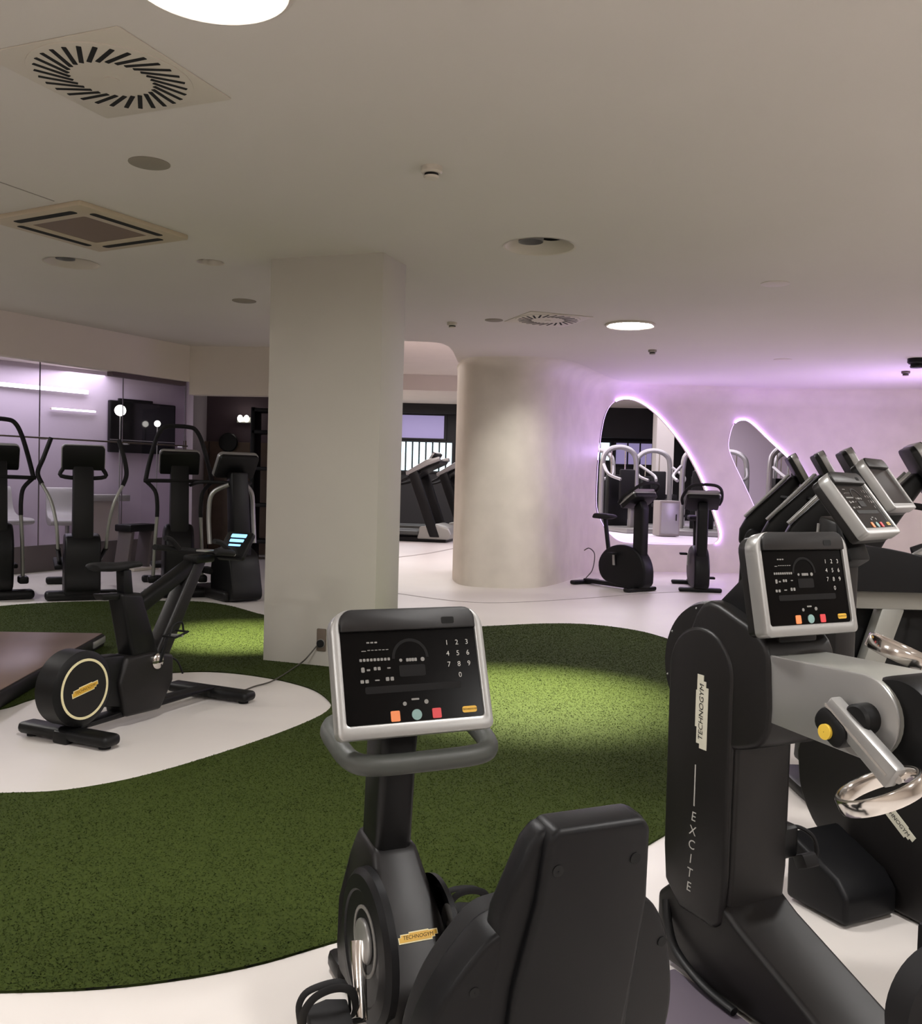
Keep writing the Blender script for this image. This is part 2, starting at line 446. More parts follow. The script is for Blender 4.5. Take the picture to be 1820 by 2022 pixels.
# outer shell of the gym, out of the frame
struct(MB().box((-1.5, -4.05, 1.5), (21.2, 0.1, 3.1)).build('wall_back', 'wall', smooth=False))
struct(MB().box((9.3, 5.2, 1.5), (0.1, 18.6, 3.1)).build('wall_right', 'wall', smooth=False))
struct(MB().box((-12.05, 0.0, 1.5), (0.1, 8, 3.1)).build('wall_left', 'wall', smooth=False))

# square pillar
FD = Vector((0.852, -0.296)).normalized(); FN = Vector((-FD.y, FD.x))
pl = Vector((-1.46, 7.009)); pr = Vector((-0.598, 6.71))
pts = [pl, pr, pr + FN * 0.42, pl + FN * 0.42]
struct(MB().prism([(p.x, p.y) for p in pts], XY(), 0, CEIL + 0.02, 0.006).build('wall_pillar', 'pillar'))

# beam over the glass wall and over the dark doorway
def vwall(name, p, q, z0, z1, th, m, parent=None, bevel=0.0):
    p, q = Vector(p), Vector(q); d_ = (q - p).normalized(); n = Vector((-d_.y, d_.x))
    pts = [p, q, q + n * th, p + n * th]
    return MB().prism([(v.x, v.y) for v in pts], XY(), z0, z1, bevel).build(name, m, parent, smooth=False)
struct(vwall('wall_soffit', (-8.0, 3.5), (-3.475, 11.887), 2.55, CEIL + 0.02, 0.16, 'wall'))
struct(vwall('trim_2', (-4.07, 10.9), (-3.53, 11.93), 2.50, 2.549, 0.10, 'plum'))
struct(vwall('wall_lintel', (-3.475, 11.887), (-1.2, 11.66), 2.39, CEIL + 0.02, 0.2, 'wall'))
# glass wall set back behind the beam, on a plinth
G0 = Vector((-5.88, 12.25)); GD = Vector((0.40, 0.917)).normalized(); GN = Vector((-GD.y, GD.x))
def gp(t): return G0 + GD * t
win = bpy.data.objects.new('window_1', None); C.objects.link(win); struct(win)

ts = [-4.2, -2.2, 0.44, 1.97, 3.36]
for a, c in zip(ts[:-1], ts[1:]):
    vwall('pane', gp(a + 0.006), gp(c - 0.006), 0.36, 2.98, 0.012, 'glass', win)
for a in ts:
    vwall('seal', gp(a - 0.005), gp(a + 0.005), 0.36, 2.98, 0.014, 'plinth', win)
vwall("plinth", gp(-4.2), gp(3.36), 0.0, 0.36, 0.05, 'plinth', win)
# room behind the glass
vwall_o = vwall('wall_glass_room', gp(-4.2) + GN * 3.0, (-4.62, 16.63), 0, 3.1, 0.1, 'lavender'); struct(vwall_o)
struct(vwall('ceiling_glass_room', gp(-6), gp(3.6), 2.99, 3.05, 3.6, 'wall'))
struct(vwall('wall_glass_room', (-4.62, 16.63), gp(3.40), 0, 3.1, 0.1, 'lavender'))
# dark hall behind the lintel
struct(vwall('wall_hall', (-5.5, 16.6), (-1.6, 16.25), 0.0, 3.2, 0.1, 'plum'))
struct(vwall('wall_hall', (-1.6, 16.2), (-1.22, 11.7), 0.0, 4.05, 0.1, 'wall'))
struct(vwall('wall_far_left', (-3.6, 28.0), (-1.6, 16.2), 0.0, 4.05, 0.1, 'wall'))
struct(MB().box((-3.5, 14.5, 3.09), (4.4, 4.9, 0.1)).build('ceiling_hall', 'plinth', smooth=False))

# far hall: taller ceiling, bulkhead, fascia, windows
struct(MB().box((3.5, 17.2, 4.05), (17, 12.8, 0.1)).build('ceiling_far', 'wall', smooth=False))
struct(MB().box((3.5, 23.6, 3.84), (17, 0.12, 0.44)).build('wall_bulkhead', 'wall', smooth=False))
struct(MB().box((3.5, 25.6, 3.67), (17, 4.0, 0.1)).build('ceiling_far', 'wall', smooth=False))
struct(vwall('wall_fascia', (1.6, 27.45), (12, 26.9), 2.75, 3.62, 0.1, 'fascia'))
struct(vwall('wall_fascia', (-5, 27.8), (1.6, 27.45), 3.33, 3.62, 0.1, 'fascia'))
struct(vwall('wall_far', (-5, 28.3), (12, 27.4), 0, 3.7, 0.1, 'fascia'))


# ================================================================== TURF
TURF = [(-5.6, 7.2), (-5.159, 8.231), (-4.899, 8.981), (-4.617, 9.399), (-4.258, 9.745), (-3.661, 9.992), (-2.916, 10.133), (-2.457, 9.901), (-1.924, 9.267), (-1.4, 8.75), (-0.943, 8.56), (-0.255, 8.727), (0.223, 8.92), (0.885, 9.22), (1.387, 9.20), (1.831, 8.723), (2.058, 7.609), (1.915, 6.175), (1.58, 4.973), (1.233, 4.219), (0.83, 3.677), (0.466, 3.276), (0.102, 3.037), (-0.303, 2.794), (-0.574, 2.61), (-0.872, 2.496), (-1.193, 2.45), (-1.588, 2.435), (-2.6, 2.6), (-4.2, 3.4), (-5.4, 5.2)]
ISLAND = [(-3.3, 4.5), (-2.95, 5.0), (-2.633, 5.372), (-2.56, 5.63), (-2.359, 6.185), (-2.013, 6.475), (-1.681, 6.553), (-1.292, 6.401), (-0.969, 6.127), (-0.795, 5.80), (-0.760, 5.56), (-0.853, 5.242), (-1.086, 4.768), (-1.395, 4.287), (-1.65, 4.053), (-1.861, 3.983), (-2.153, 3.96), (-2.576, 4.011), (-3.1, 4.2)]
tl = [(p.x, p.y) for p in spline([(a, b_, 0) for a, b_ in TURF], 6, True)]
il = [(p.x, p.y) for p in spline([(a, b_, 0) for a, b_ in ISLAND], 6, True)]
tz = 0.008
pq = [tuple(v) for v in (pl, pr, pr + FN * 0.42, pl + FN * 0.42)]
V, F, inside = cdt(tl, [il, pq])
bm = bmesh.new(); vv = [bm.verts.new((v.x, v.y, tz)) for v in V]
for f_ in F: bm.faces.new([vv[i] for i in f_])
for L_ in (tl, il):
    a_ = [bm.verts.new((x, y, tz)) for x, y in L_]; b_ = [bm.verts.new((x, y, 0.0)) for x, y in L_]
    for i in range(len(L_)): bm.faces.new((a_[i], a_[(i + 1) % len(L_)], b_[(i + 1) % len(L_)], b_[i]))
bmesh.ops.recalc_face_normals(bm, faces=bm.faces)
me = bpy.data.meshes.new('artificial_turf'); bm.to_mesh(me); bm.free(); me.materials.append(M['turf'])
turf = bpy.data.objects.new('artificial_turf', me); C.objects.link(turf)
tag(turf, 'large curving area of green artificial grass round the square pillar', 'artificial grass'); turf['kind'] = 'stuff'
# blades: denser near the camera
rng = np.random.default_rng(7)
pl_t, pl_i = np.array(tl), np.array(il)
def inside_np(P, poly):
    c = np.zeros(len(P), bool); n = len(poly)
    for i in range(n):
        a, b_ = poly[i], poly[(i + 1) % n]
        if a[1] == b_[1]: continue
        m_ = ((a[1] > P[:, 1]) != (b_[1] > P[:, 1])) & (P[:, 0] < (b_[0] - a[0]) * (P[:, 1] - a[1]) / (b_[1] - a[1]) + a[0])
        c ^= m_
    return c
N = 900000
P = np.column_stack([rng.uniform(-5.3, 2.2, N), 2.35 + 8.0 * rng.random(N) ** 1.7])
keep = inside_np(P, pl_t) & ~inside_np(P, pl_i) & ~inside_np(P, np.array(pq)) & (np.abs(P[:, 0]) < 0.62 * P[:, 1] + 0.2)
P = P[keep][:330000]; N = len(P)
ang = rng.uniform(0, 2 * PI, N); w = 0.0020 + 0.0005 * P[:, 1]; hgt = rng.uniform(0.0015, 0.0045, N)
lean = rng.normal(0, 0.004, (N, 2))
dx, dy = np.cos(ang) * w, np.sin(ang) * w
co = np.empty((N, 3, 3), np.float32)
co[:, 0] = np.column_stack([P[:, 0] - dx, P[:, 1] - dy, np.full(N, tz - 0.001)])
co[:, 1] = np.column_stack([P[:, 0] + dx, P[:, 1] + dy, np.full(N, tz - 0.001)])
co[:, 2] = np.column_stack([P[:, 0] + lean[:, 0], P[:, 1] + lean[:, 1], tz + hgt])
me = bpy.data.meshes.new('grass_blades'); me.vertices.add(3 * N); me.loops.add(3 * N); me.polygons.add(N)
me.vertices.foreach_set('co', co.reshape(-1)); me.loops.foreach_set('vertex_index', np.arange(3 * N, dtype=np.int32))
me.polygons.foreach_set('loop_start', np.arange(0, 3 * N, 3, dtype=np.int32)); me.update(calc_edges=True); me.materials.append(M['turf'])
gb = bpy.data.objects.new('grass_blades', me); C.objects.link(gb); gb.parent = turf; gb['kind'] = 'stuff'

# floor joints on the white resin
def floor_line(pts, r=0.012):
    P_ = spline([(x, y, 0.002) for x, y in pts], 8)
    b = MB()
    for p, q in zip(P_[:-1], P_[1:]):
        d_ = (q - p).normalized(); n_ = Vector((-d_.y, d_.x, 0)) * r
        b.prism([(p + n_)[:2], (q + n_)[:2], (q - n_)[:2], (p - n_)[:2]], XY(), 0.0, 0.003)
    return b.build('trim_3', 'groove', smooth=False)
struct(floor_line([(-0.85, 11.5), (-0.743, 11.36), (-0.031, 10.793), (0.554, 10.779), (1.506, 11.353), (2.303, 11.986), (3.2, 12.5)], 0.010))
struct(floor_line([(-1.3, 16.2), (-1.061, 16.66), (-0.556, 17.764), (-0.033, 19.434)], 0.03))

# ================================================================== CEILING FITTINGS
def ceiling_light(x, y, label, r=0.27):
    t = thing('ceiling_light', label, 'ceiling light', (x, y, CEIL), 0, 'round ceiling lights')
    MB().lathe([(r, 0.0), (r * 1.0, -0.012), (r * 0.94, -0.022), (r * 0.87, -0.016), (r * 0.86, 0.0)], XY(), 48, caps=False).build('rim', 'vent', t)
    MB().lathe([(0.001, -0.010), (r * 0.5, -0.0095), (r * 0.87, -0.004), (r * 0.87, 0.001)], XY(), 48, caps=False).build('diffuser', 'lamp', t)
    return t
ceiling_light(-0.86, 3.10, 'lit round ceiling light cut off by the top edge of the photo')
ceiling_light(1.64, 9.42, 'lit white oval ceiling light before the purple wall', 0.25)
l0 = None  # unseen ceiling lights added to fill the room with light
for (x, y) in ((1.8, 1.6), (4.2, 4.2), (-3.6, 0.6), (0.6, -1.6), (4.4, -0.8), (6.8, 7.4), (7.0, 2.0), (-8.2, 2.0), (-2.9, -2.2), (7.2, 11.4), (-5.9, 6.9), (-6.3, 9.4)):
    if l0 is None: l0 = ceiling_light(x, y, 'lit round ceiling light added over the unseen parts of the gym')
    else: dup(l0, (x, y, CEIL), 0)

def diffuser(x, y, ang, sw, sh, label, slots=30, big=True):
    t = thing('air_diffuser', label, 'air vent', (x, y, CEIL), ang, 'swirl air diffusers')
    MB().prism(rrect(sw, sh, 0.012), XY(), -0.006, -0.0002, 0.0025).build('face_plate', 'vent', t)
    MB().lathe([(0.32, -0.006), (0.32, -0.010), (0.31, -0.012), (0.001, -0.012)], XY(), 48, caps=False).build('swirl_disc', 'vent', t)
    for k in range(slots):
        a = 2 * PI * k / slots
        c_, s_ = math.cos(a), math.sin(a); r = 0.225; ta = a + math.radians(28)
        u = Vector((math.cos(ta), math.sin(ta), 0)); v = Vector((-u.y, u.x, 0))
        MB().prism(rrect(0.150, 0.019, 0.003, 2), FR((r * c_, r * s_, -0.0135), u, v, (0, 0, 1)), 0, 0.002).build('slot', 'dark', t)
    MB().lathe([(0.03, -0.012), (0.03, -0.016), (0.001, -0.017)], XY(), 20, caps=False).build('cap', 'vent', t)
    return t
diffuser(-1.466, 3.865, 68, 0.68, 0.68, 'square swirl air diffuser nearest the camera in the ceiling', 30)
d2 = diffuser(0.80, 9.25, 20, 0.66, 0.66, 'swirl air diffuser in the ceiling just before the plaster column', 24)

# air conditioning cassette
t = thing('ceiling_cassette', 'square cream air conditioning cassette with brown centre grille', 'air conditioner', (-2.48, 6.21, CEIL), 61)
MB().ring(rrect(0.88, 0.88, 0.02, 2), rrect(0.50, 0.50, 0.01, 2), XY(), -0.03, 0.001, 0.006).build('frame', 'cassette', t)
MB().prism(rrect(0.50, 0.50, 0.01, 2), XY(), -0.026, 0.0).build('grille', 'grille', t)
for k in range(4):
    a = k * PI / 2; u = Vector((math.cos(a), math.sin(a), 0)); v = Vector((-u.y, u.x, 0))
    MB().prism(rrect(0.055, 0.56, 0.02, 3), FR(u * 0.345 + Vector((0, 0, -0.0315)), u, v, (0, 0, 1)), 0, 0.003).build('air_slot', 'dark', t)

def downlight(c, r, label, tilt):
    t = thing('recessed_downlight', label, 'downlight', (c[0], c[1], CEIL), 0, 'recessed downlights')
    MB().lathe([(r * 1.06, -0.003), (r, 0.0), (r * 0.8, 0.10), (r * 0.78, 0.16)], XY(), 36, caps=False).build('bowl', 'vent', t)
    MB().lathe([(r * 0.78, 0.16), (0.001, 0.16)], XY(), 36, caps=False).build('back_plate', 'dark', t)
    MB().lathe([(r * 0.36, 0.03), (r * 0.36, 0.13), (0.001, 0.13)], FR((-r * 0.28, 0, 0), (1, 0, 0), (0, 1, 0), (0.15, 0, 1)), 20, caps=False).build('lamp_head', 'silver', t)
    MB().lathe([(r * 0.30, 0.06), (r * 0.30, 0.13), (0.001, 0.13)], FR((r * 0.38, 0, 0), (1, 0, 0), (0, 1, 0), (-0.15, 0, 1)), 20, caps=False).build('lamp_head', 'dark', t)
    return t
downlight(*RECESS[0], 'recessed downlight bowl with dark inside right of the pillar', 0)
downlight(*RECESS[1], 'recessed downlight beside the air conditioning cassette at far left', 0)
downlight(*RECESS[2], 'small recessed downlight left of the pillar top', 0)

def disc(x, y, r, label, m='speaker', h=0.006, cat='speaker', nm='ceiling_speaker'):
    o = MB().lathe([(r, 0.0), (r, -h * 0.6), (r * 0.94, -h), (0.001, -h)], XY(), 36, caps=False).build(nm, m, None, loc=(x, y, CEIL)); tag(o, label, cat, 'flush ceiling discs'); return o
disc(-1.665, 4.919, 0.105, 'flat grey round ceiling speaker below the nearest air diffuser')
disc(-2.054, 8.712, 0.11, 'flat grey round ceiling speaker left of the pillar above the trainers')
disc(0.276, 9.384, 0.09, 'small flat round ceiling speaker left of the far air diffuser')
disc(2.404, 7.379, 0.11, 'pale flat round ceiling disc at right of the recessed downlight', 'vent')
disc(3.933, 11.674, 0.11, 'pale flat round ceiling disc on the purple lit ceiling', 'vent')
def detector(x, y, s, label, m='vent'):
    t = thing('smoke_detector', label, 'smoke detector', (x, y, CEIL), 0, 'ceiling detectors')
    MB().lathe([(0.055 * s, 0.0), (0.055 * s, -0.025 * s), (0.046 * s, -0.034 * s), (0.001, -0.034 * s)], XY(), 28, caps=False).build('base', m, t)
    MB().lathe([(0.036 * s, -0.034 * s), (0.036 * s, -0.047 * s)], XY(), 28, caps=False).build('sensor_gap', 'dark', t)
    MB().lathe([(0.040 * s, -0.047 * s), (0.036 * s, -0.058 * s), (0.001, -0.060 * s)], XY(), 28, caps=False).build('cap', m, t)
    return t
detector(-0.198, 4.864, 1.0, 'white smoke detector alone on the ceiling right of the nearest diffuser')
detector(-0.14, 9.601, 0.95, 'small smoke detector right of the pillar top')
detector(2.213, 11.149, 0.9, 'small grey detector on the purple ceiling right of the lit oval light', 'groove')
detector(5.402, 11.271, 1.9, 'black domed ceiling camera at the right edge of the photo', 'jet')
detector(5.838, 12.474, 1.0, 'small dark detector left of the black domed ceiling camera', 'socket')
struct(MB().box((-2.56, 5.47, CEIL - 0.001), (0.008, 0.40, 0.004), rot=Matrix.Rotation(math.radians(-24), 3, 'Z')).build('trim_4', 'groove', smooth=False))

# socket on the pillar and its cable
def pillar_pt(px, z, off=0.0): p = pl + FD * px - FN * off; return Vector((p.x, p.y, z))
t = thing('wall_socket', 'grey brown power socket low on the square pillar', 'socket', pillar_pt(0.49, 0.20), math.degrees(math.atan2(FD.y, FD.x)))
MB().prism(rrect(0.075, 0.165, 0.008, 3), XZ(-0.012), 0, 0.013, 0.004).build('plate', 'socket', t)
MB().lathe([(0.027, 0), (0.027, 0.02), (0.020, 0.022), (0.001, 0.022)], FR((-0.0, -0.012, -0.025), (1, 0, 0), (0, 0, 1), (0, -1, 0)), 24, caps=False).build('plug', 'dark', t)
MB().lathe([(0.033, 0), (0.033, 0.006), (0.028, 0.006)], FR((0, -0.012, -0.025), (1, 0, 0), (0, 0, 1), (0, -1, 0)), 24, caps=False).build('rim', 'grey', t)
p0 = pillar_pt(0.47, 0.165, 0.025)
tag(MB().tube([p0, (-1.10, 6.80, 0.07), (-1.163, 6.80, 0.016), (-1.236, 6.294, 0.012), (-1.333, 6.113, 0.006), (-1.398, 5.90, 0.006)], 0.005, 6, sm=6).build('power_cable', 'cable'), 'thin grey cable running from the pillar socket to the indoor bike', 'cable')

# brown deck at the left edge
t = thing('training_platform', 'low brown platform with dark rim behind the indoor bike', 'platform', (-2.80, 7.40, 0), 0)
deck = [(0, 0), (0.19, -2.2), (-1.3, -2.3), (-1.5, -0.10)]
MB().prism(deck, XY(), 0.012, 0.105, 0.012).build('rim', 'jet', t)
MB().prism([(-0.015, -0.015), (0.168, -2.17), (-1.28, -2.27), (-1.48, -0.12)], XY(), 0.105, 0.112, 0.003).build('deck', 'board', t)
MB().box((0.018, -0.16, 0.065), (0.012, 0.30, 0.05), 0.004, Matrix.Rotation(math.radians(5), 3, 'Z')).build('corner_trim', 'silver', t)

# ================================================================== CONSOLES (shared by the machines)
def console(parent, o, tilt, w, h, detail=True, name='console', lit=True, yaw=0.0, thick=0.055):
    """local machine frame: user sits at -x, looks to +x. o = centre of the panel."""
    tl_ = math.radians(tilt); yw = math.radians(yaw)
    n = Vector((-math.cos(tl_) * math.cos(yw), -math.cos(tl_) * math.sin(yw), math.sin(tl_))); u = Vector((math.sin(yw), -math.cos(yw), 0)); v = n.cross(u)
    f = FR(o, u, v, n)
    fd = lambda depth: (lambda a, b, c: f(a, b, c + depth))
    hs = MB().prism(rrect(w * 0.96, h * 0.97, h * 0.14, 5, rb=h * 0.06), f, -thick, 0.004, 0.01).build(name, 'black' if detail else 'jet', parent)
    MB().ring(rrect(w, h, h * 0.17, 6, rb=h * 0.06), rrect(w * 0.885, h * 0.865, h * 0.11, 6, 0, h * 0.038, rb=h * 0.03), f, -thick * 0.45, 0.016, 0.006).build('frame', 'silver', hs)
    MB().prism(rrect(w * 0.90, h * 0.88, h * 0.11, 6, 0, h * 0.038, rb=h * 0.03), f, 0.003, 0.010).build('panel', 'gloss', hs)
    # hood along the top edge
    MB().prism(rrect(w * 0.885, h * 0.175, h * 0.10, 5, 0, h * 0.408, rb=h * 0.01), f, 0.007, 0.0225, 0.006).build('hood', 'black', hs)
    if not detail: return hs
    g = fd(0.0102)
    b = MB()
    kx, ky = w * 0.245, h * 0.205
    for i, s_ in enumerate('1234567890'):
        cx_, cy_ = (i % 3, i // 3) if s_ != '0' else (1, 3)
        b.text(s_, g, h * 0.058, 0.0008, at=(kx + cx_ * w * 0.068, ky - cy_ * h * 0.088))
    b.build('keypad', 'white', hs)
    # left column of printed lines and small pictograms
    b = MB()
    for (x, y, ww, hh) in ((-0.245, 0.235, .075, .012), (-0.30, 0.17, .04, .006), (-0.21, 0.175, .14, .006), (-0.235, 0.10, .20, .022), (-0.315, 0.025, .03, .04), (-0.28, 0.022, .03, .014), (-0.225, 0.03, .05, .026), (-0.15, 0.03, .03, .010), (-0.31, -0.065, .06, .026), (-0.23, -0.06, .04, .010), (-0.15, -0.055, .06, .03)):
        nseg = max(1, int(ww / 0.022))
        for k in range(nseg):
            b.prism(rrect(ww * w / nseg * 0.72, hh * h, min(ww * w / nseg, hh * h) * 0.2, 2, (x + ww * ((k + .5) / nseg - .5)) * w, y * h), g, 0, 0.0006)
    b.build('printed_icons', 'grey', hs)
    b = MB(); R1, R2 = h * 0.155, h * 0.132
    A_ = [(R1 * math.cos(a), h * 0.10 + R1 * math.sin(a)) for a in [PI * k / 20 for k in range(21)]]; B_ = [(R2 * math.cos(a), h * 0.10 + R2 * math.sin(a)) for a in [PI * k / 20 for k in range(20, -1, -1)]]
    b.prism([(p[0] - w * 0.005, p[1]) for p in A_ + B_], g, 0, 0.0008)
    b.prism(rrect(w * 0.17, h * 0.09, 0.004, 3, w * 0.0, h * 0.0), g, 0, 0.0008)
    b.prism(rrect(w * 0.62, h * 0.055, 0.004, 3, w * 0.0, -h * 0.135), g, 0, 0.0008)
    b.build('display_windows', 'dim', hs)
    b = MB()
    for (x, y, r_) in ((-.07, .085, .013), (.073, .085, .017), (-.07, -.255, .016), (.07, -.250, .018)): b.prism(circ(r_ * h, 14, x * w, y * h), g, 0, 0.0008)
    for k in range(4): b.prism(rrect(w * 0.016, h * 0.026, 0.001, 1, w * (-0.027 + 0.018 * k), h * 0.085), g, 0, 0.0008)
    b.prism(rrect(w * 0.05, h * 0.014, 0.001, 1, 0, -h * 0.225), g, 0, 0.0008)
    b.build('printed_marks', 'grey', hs)
    MB().prism(rrect(w * 0.058, h * 0.082, 0.003, 3, -w * 0.137, -h * 0.345), g, 0, 0.002).build('goal_key', 'orange', hs)
    MB().prism(circ(h * 0.042, 20, 0.0, -h * 0.345), g, 0, 0.002).build('start_key', 'teal', hs)
    MB().prism(rrect(w * 0.058, h * 0.078, 0.003, 3, w * 0.13, -h * 0.345), g, 0, 0.002).build('stop_key', 'red', hs)
    b = MB(); b.prism(rrect(w * 0.098, h * 0.05, h * 0.018, 4, w * 0.35, -h * 0.335), g, 0, 0.001); b.build('badge', 'gold', hs)
    MB().text('TECHNOGYM', fd(0.0114), h * 0.02, 0.0003, at=(w * 0.35, -h * 0.335)).build('badge_lettering', 'dim', hs)
    MB().prism(rrect(w * 0.085, h * 0.055, 0.004, 3, w * 0.255, h * 0.385), fd(0.0222), 0, 0.001).build('sensor_window', 'dark', hs)
    return hs

def logo(parent, f, L, plate='cream', ink='gold', outline=True):
    """stepped plate with the maker's lettering; f(a, b, c) has a along the word"""
    H_ = L * 0.24
    P_ = [(-.50, -.50), (.34, -.5), (.34, -.30), (.42, -.30), (.42, -.1), (.50, -.1), (.50, .42), (.28, .42), (.28, .5), (-.22, .5), (-.22, .36), (-.44, .36), (-.44, 0.1), (-.5, 0.1)]
    pts_ = [(x * L, y * H_) for x, y in P_]
    pt = MB().prism(pts_, f, 0, 0.0012).build('logo_plate', plate, parent)
    if outline:
        MB().prism([(x * L * 0.955, y * H_ * 0.78) for x, y in P_], f, 0.0011, 0.0018).build('logo_field', ink, pt)
    MB().text('TECHNOGYM', f, H_ * 0.50, 0.0021, sx=(L * 0.76) / (H_ * 0.5 * 6.2), slant=0.15, at=(0, 0)).build('logo_lettering', 'dark', pt)
    return pt

# ================================================================== RECUMBENT BIKE, centre front
t = thing('recumbent_bike', 'black recumbent exercise bike in the centre foreground with its backrest towards the camera', 'exercise bike', (-0.117, 2.35, 0), 114)
console(t, (0.0, -0.002, 0.915), 20, 0.412, 0.318)
MB().tube([(-0.035, 0.0, 0.692), (-0.035, 0.11, 0.695), (0.00, 0.152, 0.703), (0.09, 0.162, 0.722), (0.17, 0.155, 0.735), (0.215, 0.10, 0.742), (0.215, -0.10, 0.742), (0.18, -0.225, 0.735), (0.09, -0.238, 0.722), (0.0, -0.225, 0.703), (-0.035, -0.17, 0.695)], 0.0265, 14, True, 6).build('handlebar', 'grip', t)
MB().prism([(0.03, 0.80), (0.12, 0.80), (0.185, 0.70), (0.205, 0.42), (0.075, 0.40), (0.05, 0.68)], XZ(-0.047), 0, 0.10, 0.02, 3).build('column', 'jet', t)
SH = [(0.215, 0.455), (0.075, 0.44), (0.03, 0.385), (-0.055, 0.30), (-0.10, 0.24), (-0.16, 0.18), (-0.19, 0.06), (-0.19, 0.03), (0.26, 0.03), (0.29, 0.10), (0.28, 0.24), (0.25, 0.38)]
sh = MB().prism(SH, XZ(-0.085), 0, 0.17, 0.022, 3).build('front_shroud', 'black', t)
for v in sh.data.vertices:
    q = min(1.0, max(0.0, (0.46 - v.co.z) / 0.22)); v.co.y *= 0.68 + 0.42 * q
for sg in (1, -1):
    f = FR((-0.005, sg * 0.082, 0.228), (1, 0, 0), (0, 0, 1), (0, sg, 0))
    MB().lathe([(0.19, 0.0), (0.188, 0.018), (0.174, 0.03), (0.14, 0.034), (0.135, 0.030), (0.10, 0.031), (0.001, 0.032)] if sg > 0 else [(0.15, 0.0), (0.148, 0.014), (0.13, 0.024), (0.12, 0.028), (0.11, 0.025), (0.10, 0.031), (0.001, 0.032)], f, 48, caps=False).build('side_cover', 'soft', sh)
    if sg > 0: MB().ring(circ(0.085, 32, -0.025, 0.028), circ(0.076, 32, -0.025, 0.028), f, 0.03, 0.0345, 0.001).build('crank_ring', 'grey', sh)
    MB().prism(circ(0.055, 28, -0.025, 0.028), f, 0.03, 0.042, 0.004).build('crank_cap', 'silver', sh)
n_ = Vector((-0.70, 0, 0.714)).normalized(); v_ = Vector((0.714, 0, 0.70)).normalized()
n_ = Vector((-0.8, 0, 0.6)); v_ = Vector((0.6, 0, 0.8))
logo(sh, FR((-0.0785, -0.008, 0.270), (0, -1, 0), v_, n_), 0.105)
ca = MB().tube([(-0.03, 0.128, 0.258), (-0.05, 0.135, 0.23), (-0.085, 0.142, 0.18), (-0.125, 0.148, 0.115)], 0.016, 12, False, 5, rr=(0.022, 0.013), flat=0.6).build('crank_arm', 'chrome', t)
MB().tube([(-0.03, -0.128, 0.258), (0.0, -0.135, 0.25), (0.05, -0.142, 0.22), (0.10, -0.148, 0.185)], 0.016, 12, False, 5, rr=(0.022, 0.013), flat=0.6).build('crank_arm', 'chrome', t)
def pedal(par, c, sg, strap=True):
    pd = MB().prism([(-0.055, -0.05), (0.05, -0.05), (0.06, 0.0), (0.05, 0.05), (-0.055, 0.05)], FR(c, (0.85, 0, 0.5), (0, 1, 0), (-0.5, 0, 0.85)), -0.016, 0.016, 0.006).build('pedal', 'rubber', par)
    c = Vector(c)
    if strap:
        MB().tube([c + Vector((0.02, sg * 0.062, -0.005)), c + Vector((-0.01, sg * 0.068, 0.05)), c + Vector((-0.02, sg * 0.045, 0.088)), c + Vector((-0.02, sg * 0.0, 0.10)), c + Vector((-0.02, -sg * 0.04, 0.088)), c + Vector((0.0, -sg * 0.06, 0.04)), c + Vector((0.02, -sg * 0.06, 0.0))], 0.010, 8, False, 6, flat=0.3).build('pedal_strap', 'rubber', pd)
        MB().tube([c + Vector((0.04, sg * 0.062, -0.005)), c + Vector((0.03, sg * 0.068, 0.05)), c + Vector((0.03, sg * 0.04, 0.08)), c + Vector((0.03, -sg * 0.04, 0.08)), c + Vector((0.04, -sg * 0.06, 0.0))], 0.008, 8, False, 6, flat=0.3).build('pedal_strap', 'rubber', pd)
    MB().tube([c - Vector((0, sg * 0.085, 0)), c + Vector((0, sg * 0.05, 0))], 0.007, 8, sm=1).build('axle', 'jet', pd)
    if sg > 0: MB().box(c + Vector((-0.01, sg * 0.075, -0.01)), (0.07, 0.012, 0.035), 0.004).build('reflector', 'cream', pd)
pedal(t, (-0.125, 0.225, 0.118), 1)
pedal(t, (0.10, -0.215, 0.185), -1)
MB().prism([(-0.17, 0.16), (-0.17, 0.03), (-1.05, 0.03), (-1.05, 0.13)], XZ(-0.06), 0, 0.12, 0.015).build('rail', 'jet', t)
for x, fwid in ((0.30, 0.20), (-1.0, 0.52)):
    MB().box((x, 0, 0.03), (0.10, fwid, 0.058), 0.02).build('foot', 'black', t)
MB().prism(rrect(0.10, 0.16, 0.02, 3, -0.72, 0), XY(), 0.10, 0.36, 0.01).build('seat_post', 'jet', t)
MB().prism(rrect(0.30, 0.38, 0.12, 5, -0.66, 0.0), XY(), 0.35, 0.42, 0.022, 3).build('seat_cushion', 'rubber', t)
SB = FR((-0.80, 0.032, 0), (0, -1, 0), (-0.10, 0, 0.995), (-0.995, 0, -0.10))
lo_ = [(-0.275, 0.42), (-0.275, 0.50), (-0.245, 0.585), (-0.195, 0.655), (-0.155, 0.69), (-0.10, 0.70), (0.06, 0.72), (0.115, 0.71), (0.155, 0.675), (0.185, 0.60), (0.20, 0.50), (0.185, 0.42), (0.13, 0.36), (-0.22, 0.36)]
bs = MB().prism([(p.x, p.y) for p in spline([(a, b_, 0) for a, b_ in lo_], 4, True)], SB, -0.045, 0.028, 0.026, 3).build('backrest_shell', 'soft', t)
lo2 = [(a * 0.93, 0.53 + (b_ - 0.53) * 0.94) for a, b_ in lo_]
MB().prism([(p.x, p.y) for p in spline([(a, b_, 0) for a, b_ in lo2], 4, True)], SB, -0.10, -0.042, 0.026, 3).build('backrest_pad', 'rubber', t)
hi = [(-0.098, 0.74), (-0.088, 0.845), (-0.075, 0.862), (0.090, 0.862), (0.105, 0.845), (0.112, 0.72), (0.100, 0.58), (0.075, 0.38), (-0.145, 0.38), (-0.128, 0.60)]
